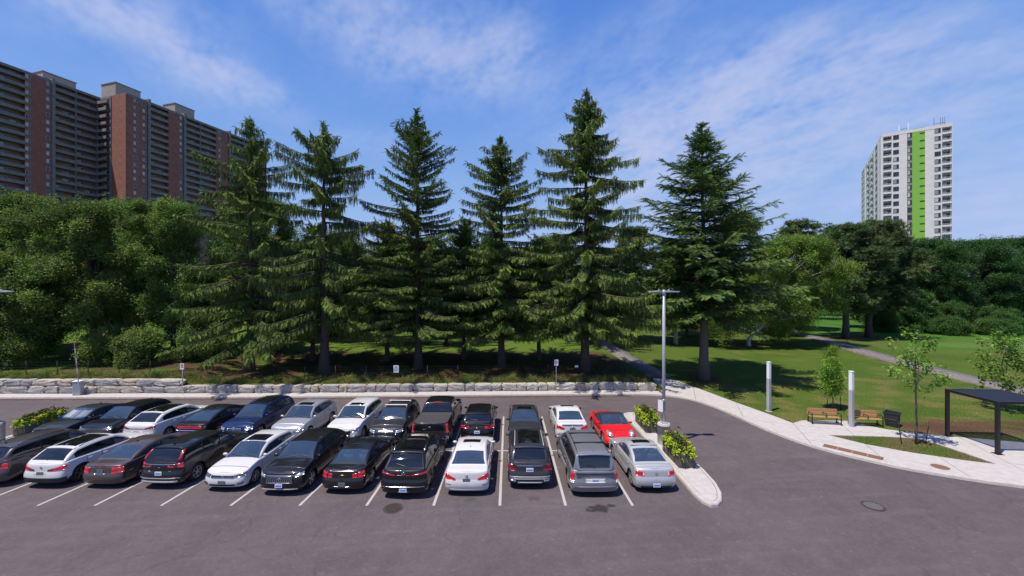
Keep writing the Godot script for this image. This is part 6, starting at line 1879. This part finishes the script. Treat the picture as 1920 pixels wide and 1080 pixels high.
func make_island_things() -> void:
	island("traffic_island", [Vector2(7.5, -17.2), Vector2(7.52, -20.0), Vector2(7.52, -24.0), Vector2(7.42, -26.9), Vector2(7.55, -27.35), Vector2(7.95, -27.6), Vector2(8.45, -27.55), Vector2(8.8, -27.2), Vector2(8.95, -26.6), Vector2(8.98, -22.0), Vector2(9.0, -18.8), Vector2(8.92, -17.6), Vector2(8.72, -16.75), Vector2(8.42, -16.15), Vector2(8.1, -15.85), Vector2(7.8, -15.8), Vector2(7.58, -16.1), Vector2(7.5, -16.6)])
	island("traffic_island", [Vector2(-28.9, -17.2), Vector2(-28.9, -26.6), Vector2(-28.5, -27.4), Vector2(-27.8, -27.5), Vector2(-27.25, -26.9), Vector2(-27.2, -22.0), Vector2(-27.2, -18.0), Vector2(-27.4, -16.6), Vector2(-28.0, -16.0), Vector2(-28.6, -16.4)])
	lamp_post("tall grey twin-headed lamp post on the right traffic island", Vector3(8.27, 0.143, -22.0))
	lamp_post("twin-headed lamp whose head just enters the left edge", Vector3(-28.12, 0.143, -22.0))
	planter("nearer wooden planter on the right island, lime vines spilling over", Vector3(8.22, 0.143, -20.0), 0.0, 61)
	planter("farther wooden planter on the right island behind the lamp post", Vector3(8.20, 0.143, -24.6), 0.0, 62)
	planter("flowering planter at the left end of the far row", Vector3(-28.0, 0.143, -24.0), -0.05, 63)
	# round drain covers set in the asphalt
	for d in [[Vector3(-4.64, 0.0, -15.76), "round iron manhole cover behind the large black SUV", 0.36], [Vector3(14.24, 0.0, -15.92), "slotted storm drain alone in the open asphalt at right", 0.37]]:
		var t := thing("storm_drain", d[1], "drain", d[0])
		var s := new_st()
		var R: float = d[2]
		tube(s, [Vector3(0, -0.03, 0), Vector3(0, 0.006, 0)], [R * 0.86, R * 0.86], 24)
		part("cover", done(s), mats.iron, t)
		var f := new_st()
		for i in 24:
			var q := []
			for e in [[i, R * 0.89], [i + 1, R * 0.89], [i + 1, R * 1.06], [i, R * 1.06]]:
				var a: float = TAU * e[0] / 24
				q.append(Vector3(cos(a) * e[1], 0.008, sin(a) * e[1]))
			quad(f, q[0], q[1], q[2], q[3])
		part("frame", done(f), mats.iron, t)
		for k in 9:
			var x := -R * 0.72 + k * R * 0.18
			var hl := sqrt(maxf(0.0, R * R * 0.64 - x * x))
			part("bar", unit_box("bar%d_%.2f" % [k, R], Vector3(R * 0.09, 0.02, hl * 2.0), 0.004), mats.iron if R < 0.365 else mat("grate_steel", lin(0.17, 0.165, 0.17), 0.6, 0.2), t, Vector3(x, 0.012, 0))

# ---------------------------------------------------------------- plaza furniture
func bench(label: String, at: Vector3, turn: float) -> void:
	var t := thing("park_bench", label, "bench", at, turn, "wooden benches on the plaza")
	var l := 1.72
	for k in 4: part("seat_slat", unit_box("slat", Vector3(l, 0.035, 0.095), 0.01), mats["bench_wood%d" % k], t, Vector3(0, 0.445 - 0.008 * k, 0.20 - 0.108 * k))
	for k in 4:
		part("back_slat", unit_box("bslat", Vector3(l, 0.088, 0.032), 0.01), mats["bench_wood%d" % (3 - k)], t, Vector3(0, 0.53 + 0.098 * k, -0.225 - 0.025 * k), Basis(Vector3.RIGHT, -0.22))
	for sx in [-l / 2 + 0.06, 0.0, l / 2 - 0.06]:
		var s := new_st()
		if sx != 0.0:
			box(s, Vector3(0, 0.22, 0.24), Vector3(0.055, 0.44, 0.06), 0.01)
			box(s, Vector3(0, 0.22, -0.22), Vector3(0.055, 0.46, 0.06), 0.01, Basis(Vector3.RIGHT, 0.12))
			box(s, Vector3(0, 0.41, 0.0), Vector3(0.05, 0.05, 0.50), 0.01)
			box(s, Vector3(0, 0.66, -0.275), Vector3(0.05, 0.50, 0.045), 0.01, Basis(Vector3.RIGHT, -0.22))
		box(s, Vector3(0, 0.66, 0.02), Vector3(0.05, 0.035, 0.48), 0.012)
		box(s, Vector3(0, 0.55, 0.235), Vector3(0.05, 0.22, 0.045), 0.01)
		part("leg_frame" if sx != 0.0 else "arm_rest", done(s), mats.black_metal, t, Vector3(sx, 0, 0))

func light_column(label: String, at: Vector3) -> void:
	var t := thing("light_column", label, "light column", at, 0.3, "square light columns by the walk")
	part("shaft", unit_box("shaft", Vector3(0.21, 2.25, 0.21), 0.012), mats.lamp_grey, t, Vector3(0, 1.125, 0))
	part("diffuser", unit_box("col_diff", Vector3(0.20, 1.10, 0.20), 0.012), mats.diffuser, t, Vector3(0, 2.81, 0))
	part("cap", unit_box("col_cap", Vector3(0.22, 0.05, 0.22), 0.01), mats.white_paint, t, Vector3(0, 3.39, 0))
	part("footing", unit_box("col_foot", Vector3(0.34, 0.05, 0.34), 0.01), mats.kerb, t, Vector3(0, 0.0, 0))

func stake(t: Node, a: Vector3, b: Vector3) -> void:
	var s := new_st(false)
	tube(s, [a, b], [0.022, 0.022], 6)
	part("stake", done(s), mats.black_metal, t)

func young_tree(label: String, at: Vector3, o: Dictionary, seed_: int, stakes: Array) -> void:
	broad("young_tree", label, at, o, seed_, "tree", "young staked trees by the plaza")
	var t := get_child(get_child_count() - 1)
	for s in stakes: stake(t, s[0], s[1])

func make_plaza_things() -> void:
	bench("wooden bench left of the second light column", Vector3(19.5, 0.137, -25.2), deg_to_rad(-10.0))
	bench("wooden bench right of the second light column, beside the bin", Vector3(21.75, 0.137, -24.85), deg_to_rad(-8.0))
	light_column("light column standing alone on the lawn edge, left of the benches", Vector3(17.75, 0.09, -27.9))
	light_column("light column between the two benches", Vector3(20.72, 0.115, -24.65))
	var t := thing("litter_bin", "black open tapered litter bin beside the right bench", "bin", Vector3(23.3, 0.137, -24.75), 0.62)
	var s := new_st()
	var q := []
	for e in [[0.27, 0.0], [0.33, 0.78], [0.36, 0.80], [0.36, 0.87], [0.32, 0.87], [0.31, 0.78], [0.25, 0.05]]:
		q.append([Vector3(e[0], e[1], e[0]), Vector3(-e[0], e[1], e[0]), Vector3(-e[0], e[1], -e[0]), Vector3(e[0], e[1], -e[0])])
	for k in q.size() - 1:
		for m in 4: quad(s, q[k][m], q[k][(m + 1) % 4], q[k + 1][(m + 1) % 4], q[k + 1][m])
	quad(s, q[-1][0], q[-1][1], q[-1][2], q[-1][3])
	part("bin_body", done(s), mats.black_plastic, t)
	for k in 4:
		part("rib", unit_box("bin_rib", Vector3(0.50, 0.05, 0.03), 0.008), mats.black_plastic, t, Basis(Vector3.UP, PI / 2 * k) * Vector3(0, 0.45, 0.309), Basis(Vector3.UP, PI / 2 * k) * Basis(Vector3.RIGHT, 0.077))
	# shelter
	var sh := thing("shade_shelter", "black steel shelter with flat slatted roof at the right edge", "shelter", Vector3(26.2, 0.137, -21.75), deg_to_rad(-3.0))
	for p in [[-1.36, -1.28], [1.36, -1.28], [-1.36, 1.22], [1.36, 1.22]]:
		var pn := part("post", unit_box("spost", Vector3(0.15, 2.55, 0.15), 0.008), mats.black_metal, sh, Vector3(p[0], 1.275, p[1]))
		part("foot_plate", unit_box("sfoot", Vector3(0.34, 0.02, 0.34), 0.004), mats.black_metal, pn, Vector3(0, -1.263, 0))
	for e in [[0.0, -1.28, 2.87, 0.12], [0.0, 1.22, 2.87, 0.12]]: part("beam", unit_box("sbeam_x", Vector3(2.87, 0.14, 0.15), 0.008), mats.black_metal, sh, Vector3(e[0], 2.62, e[1]))
	for x in [-1.36, 1.36]: part("beam", unit_box("sbeam_z", Vector3(0.15, 0.14, 2.35), 0.008), mats.black_metal, sh, Vector3(x, 2.62, -0.03))
	for k in 24: part("roof_slat", unit_box("sslat", Vector3(2.56, 0.10, 0.06), 0.006), mats.black_metal, sh, Vector3(0, 2.625, -1.155 + k * 0.0975), Basis(Vector3.RIGHT, 0.35))
	# tactile plates at the crossing
	var a := Vector2(16.62, -21.62); var b := Vector2(18.22, -19.85)
	var dv := (b - a).normalized(); var ang := atan2(-dv.y, dv.x)
	var tp := thing("tactile_strip", "rust-red tactile plates set in the sidewalk at the kerb", "tactile paving", Vector3(a.x, 0.137, a.y), ang)
	for k in 4:
		var ts := new_st()
		box(ts, Vector3(0.3, 0.004, -0.24), Vector3(0.58, 0.012, 0.52), 0.003)
		for i in 6:
			for j in 5: box(ts, Vector3(0.06 + i * 0.096, 0.012, -0.44 + j * 0.10), Vector3(0.04, 0.01, 0.04), 0.004)
		part("plate", done(ts), mats.rust, tp, Vector3(k * 0.60, 0, 0.03))
	var mh := thing("manhole_cover", "rusty round cover in the sidewalk below the grass triangle", "manhole cover", Vector3(20.25, 0.137, -19.1))
	var ms := new_st()
	tube(ms, [Vector3(0, -0.02, 0), Vector3(0, 0.006, 0)], [0.33, 0.33], 24)
	part("cover", done(ms), mats.rust, mh)
	var mr := new_st()
	for i in 24:
		var z := []
		for e in [[i, 0.34], [i + 1, 0.34], [i + 1, 0.42], [i, 0.42]]:
			var an: float = TAU * e[0] / 24
			z.append(Vector3(cos(an) * e[1], 0.004, sin(an) * e[1]))
		quad(mr, z[0], z[1], z[2], z[3])
	part("frame", done(mr), mats.kerb, mh)
	var lf := leaf_mesh("leaf_c", 18, 0.24)
	var fresh := Vector3(0.13, 0.225, 0.030)
	young_tree("slender young tree in the grass triangle", Vector3(22.0, 0.08, -22.0), {"height": 6.25, "base": 2.9, "rx": 1.3, "lobes": 16, "per": 3, "lobe": 0.42, "tint": fresh * 1.15, "mesh": lf, "trunk": 0.045, "scale": 0.62, "fork": 0.05}, 81, [[Vector3(-0.75, -0.1, 0.0), Vector3(-1.0, 1.25, 0.05)], [Vector3(0.62, -0.1, -0.1), Vector3(0.85, 1.25, -0.1)]])
	young_tree("young tree behind the slatted shelter at the right edge", on_ground(33.4, -27.3), {"height": 5.3, "base": 1.6, "rx": 1.75, "lobes": 26, "per": 5, "lobe": 0.5, "tint": fresh, "mesh": lf, "trunk": 0.05, "scale": 0.62, "fork": 0.05}, 82, [[Vector3(-0.6, -0.1, 0.1), Vector3(-0.6, 1.4, 0.1)], [Vector3(0.7, -0.1, 0.1), Vector3(0.85, 1.4, 0.1)]])
	young_tree("small bright green tree behind the left bench", on_ground(22.3, -28.1), {"height": 3.45, "base": 1.15, "rx": 0.80, "lobes": 20, "per": 30, "lobe": 0.40, "tint": fresh * 1.4, "mesh": leaf_mesh("leaf_b", 22, 0.15), "trunk": 0.035, "scale": 0.5, "fork": 0.05}, 83, [[Vector3(-0.5, -0.1, 0.1), Vector3(-0.38, 0.85, 0.1)], [Vector3(0.5, -0.1, 0.1), Vector3(0.48, 0.9, 0.1)]])
	young_tree("thin young tree on the lawn above the grass triangle", on_ground(28.4, -35.8), {"height": 3.0, "base": 1.4, "rx": 0.7, "lobes": 10, "per": 16, "lobe": 0.35, "tint": fresh, "mesh": leaf_mesh("leaf_b", 22, 0.15), "trunk": 0.03, "scale": 0.5, "fork": 0.05}, 84, [[Vector3(-0.7, -0.1, 0.1), Vector3(-0.8, 1.3, 0.1)], [Vector3(0.7, -0.1, 0.1), Vector3(0.8, 1.2, 0.1)]])

# ---------------------------------------------------------------- signs, barrier
func make_signs() -> void:
	for e in [[Vector3(-26.3, 0.132, kz(-26.3) - 0.78), "no-parking sign on a post at the end of the double wall course", 2.45], [Vector3(3.62, 0.132, kz(3.62) - 0.82), "no-parking sign on a post in front of the wall, below the tallest spruce", 2.6]]:
		var t := thing("parking_sign", e[1], "sign", e[0], 0.0, "post-mounted no-parking signs")
		var h: float = e[2]
		var s := new_st(false)
		tube(s, [Vector3(0, 0, 0), Vector3(0, h - 0.05, 0)], [0.026, 0.026], 8)
		part("post", done(s), mats.galvanised, t)
		var pl := part("sign_plate", unit_box("np_plate", Vector3(0.33, 0.48, 0.012), 0.004), mats.white_paint, t, Vector3(0, h - 0.24, 0.034))
		var rg := new_st(false)
		torus(rg, Vector3(0, 0.09, 0.007), 0.085, 0.014, Basis.IDENTITY, 20, 4)
		tube(rg, [Vector3(-0.055, 0.145, 0.008), Vector3(0.055, 0.035, 0.008)], [0.012, 0.012], 4)
		part("red_ring", done(rg), mats.red_paint, pl)
		var pp := new_st()
		box(pp, Vector3(0, -0.06, 0.007), Vector3(0.26, 0.03, 0.004))
		part("print_line", done(pp), mats.dark_print, pl)
		var p2 := new_st()
		box(p2, Vector3(-0.03, 0.09, 0.0065), Vector3(0.022, 0.10, 0.003)); torus(p2, Vector3(0.0, 0.112, 0.0065), 0.026, 0.010, Basis.IDENTITY, 12, 4)
		part("letter", done(p2), mats.dark_print, pl)
	var f := thing("notice_board", "white notice with blue print hung on the wire fence", "sign", Vector3(-10.0, 0, 0))
	var z := kz(-10.0) - 3.04
	var y := ground_h(-10.0, z)
	var fp := part("sign_plate", unit_box("notice", Vector3(0.46, 0.62, 0.012), 0.004), mats.white_paint, f, Vector3(0, y + 0.92, z))
	for k in 4: part("print_line", unit_box("notice_line%d" % k, Vector3([0.2, 0.34, 0.32, 0.34][k], [0.14, 0.045, 0.045, 0.045][k], 0.004)), mats.blue_print, fp, Vector3(0, [0.16, 0.03, -0.06, -0.15][k], 0.008))
	var d := thing("small_notice", "small white tag on the fence beside the tallest spruce's trunk", "sign", Vector3(5.65, 0, 0))
	var z2 := kz(5.65) - 3.04
	part("sign_plate", unit_box("tag", Vector3(0.30, 0.19, 0.012), 0.004), mats.white_paint, d, Vector3(0, ground_h(5.65, z2) + 1.05, z2))
	# barrier gate with its arm up
	var g := thing("barrier_gate", "pale grey gate cabinet with striped arm raised, before the stone wall", "barrier", Vector3(-34.35, 0.132, kz(-34.3) - 0.62), 0.25)
	part("cabinet", unit_box("cab", Vector3(0.52, 1.08, 0.42), 0.03), mats.lamp_grey, g, Vector3(0, 0.54, 0))
	part("cabinet_lid", unit_box("cab_lid", Vector3(0.56, 0.05, 0.46), 0.015), mats.white_paint, g, Vector3(0, 1.105, 0))
	part("hub", unit_box("cab_hub", Vector3(0.12, 0.2, 0.1), 0.02), mats.galvanised, g, Vector3(0.22, 0.96, 0.25))
	var lean := Basis(Vector3.BACK, 0.085)
	for k in 8:
		part("arm_stripe", unit_box("arm", Vector3(0.07, 0.398, 0.035), 0.008), mats.faded_red if k % 2 == 1 else mats.faded_white, g, Vector3(0.22, 0.96, 0.30) + lean * Vector3(0, 0.2 + 0.4 * k, 0), lean)

# ---------------------------------------------------------------- weeds and rough grass
func blade_mesh(key: String, n: int, wide: float) -> ArrayMesh:
	if cache.has(key): return cache[key]
	var s := new_st()
	var r := RandomNumberGenerator.new(); r.seed = 15
	for k in n:
		var a := r.randf() * TAU
		var o := Vector3(cos(a), 0, sin(a)) * r.randf() * 0.25
		var d := Vector3(r.randfn() * 0.3, 1.0, r.randfn() * 0.3)
		var l := r.randf_range(0.5, 1.0)
		var w := Vector3(cos(a + 1.3), 0, sin(a + 1.3)) * wide
		var m := o + d * l * 0.55
		var e := o + d * l + Vector3(d.x, -0.12, d.z) * 0.4 * l
		tri(s, o - w, m, o + w); tri(s, m - w * 0.7, e, m + w * 0.7)
	cache[key] = done(s)
	return cache[key]

func scatter(called: String, label: String, count: int, spot: Callable, size: Vector2, tints: Array, seed_: int, mesh: ArrayMesh) -> void:
	var r := RandomNumberGenerator.new(); r.seed = seed_
	var xf := []; var ti := []
	var node := Node3D.new(); node.name = numbered(called); add_child(node)
	node.set_meta("kind", "stuff"); node.set_meta("label", label); node.set_meta("category", "grass")
	for k in count:
		var p: Vector2 = spot.call(r)
		if p.x > 900.0: continue
		var s := r.randf_range(size.x, size.y)
		xf.append(Transform3D(Basis(Vector3.UP, r.randf() * TAU).scaled_local(Vector3(s, s * r.randf_range(0.7, 1.2), s)), on_ground(p.x, p.y) + Vector3(0, -0.02, 0)))
		var c: Vector3 = tints[r.randi() % tints.size()] * r.randf_range(0.75, 1.25)
		ti.append(Color(c.x, c.y, c.z))
	stuff("blades", mesh, mats.grass_blades, xf, ti, node)

func make_small_plants() -> void:
	var blades := blade_mesh("blades", 9, 0.022)
	var clump := FastNoiseLite.new(); clump.seed = 44; clump.frequency = 0.35
	var green := [Vector3(0.09, 0.14, 0.03), Vector3(0.12, 0.15, 0.035), Vector3(0.22, 0.18, 0.065), Vector3(0.28, 0.21, 0.09), Vector3(0.07, 0.12, 0.03)]
	scatter("weeds", "rough grass and weeds growing along the top of the stone wall", 9000, func(r: RandomNumberGenerator) -> Vector2:
		var x := r.randf_range(-50.0, 12.0)
		var z := kz(x) - 1.75 - absf(r.randfn()) * 1.0
		return Vector2(x, z) if clump.get_noise_2d(x, z * 2.0) > r.randf_range(-0.45, 0.25) else Vector2(999, 0), Vector2(0.18, 0.55), green, 91, blades)
	scatter("grass_tufts", "rough grass tufts on the small triangle between the walks", 2600, func(r: RandomNumberGenerator) -> Vector2:
		var p := Vector2(r.randf_range(18.0, 23.4), r.randf_range(-23.3, -19.3))
		return p if Geometry2D.is_point_in_polygon(p, PackedVector2Array(GRASS_TRIANGLE)) else Vector2(999, 0), Vector2(0.06, 0.16), green, 92, blades)
	scatter("grass_tufts", "short lawn tufts beside the curved sidewalk and benches", 16000, func(r: RandomNumberGenerator) -> Vector2:
		var x := r.randf_range(15.0, 42.0); var z := -24.2 - absf(r.randfn()) * 7.0
		var e := table([[-40.0, 15.6], [-36.0, 15.5], [-32.4, 16.2], [-27.1, 17.4], [-26.0, 18.0]], z)
		if x < e + 0.05 or (z > -26.0 and x < 23.4): return Vector2(999, 0)
		return Vector2(x, z), Vector2(0.05, 0.13), [Vector3(0.12, 0.16, 0.03), Vector3(0.10, 0.15, 0.028), Vector3(0.20, 0.18, 0.06)], 93, blades)
	# leafy weeds that stand out above the wall
	var spots := [[-24.9, -33.9, 0.75], [-22.6, -34.0, 0.6], [-20.5, -33.9, 0.65], [-29.6, -33.6, 0.8], [-38.6, -33.4, 0.6], [-12.6, -34.2, 0.55], [-3.4, -34.3, 0.6], [1.6, -34.4, 0.55], [8.6, -34.4, 0.5]]
	for k in spots.size():
		var e: Array = spots[k]
		var t := thing("weed_plant", ["bright leafy weed just right of the left no-parking sign", "second leafy weed right of the left no-parking sign", "third leafy weed right of the left no-parking sign", "leafy weed above the double wall course", "leafy weed left of the barrier gate", "leafy weed below the third big spruce, left of the fence notice", "leafy weed below the fourth big spruce", "leafy weed left of the right no-parking sign", "leafy weed under the tallest spruce near the path"][k], "weed", on_ground(e[0], e[1]), k * 1.1, "leafy weeds along the wall")
		var xf := []; var ti := []
		var r := RandomNumberGenerator.new(); r.seed = 600 + k
		for m in 16:
			var sc: float = e[2] * r.randf_range(0.6, 1.25)
			xf.append(Transform3D(Basis(Vector3.UP, r.randf() * TAU).scaled_local(Vector3(sc * 0.8, sc, sc * 0.8)), Vector3(r.randfn() * 0.22, -0.03, r.randfn() * 0.14)))
			var v := r.randf_range(0.75, 1.25)
			ti.append(Color(0.12 * v, 0.20 * v, 0.055 * v))
		stuff("leaves", blade_mesh("weed_blades", 14, 0.045), mats.grass_blades, xf, ti, t)
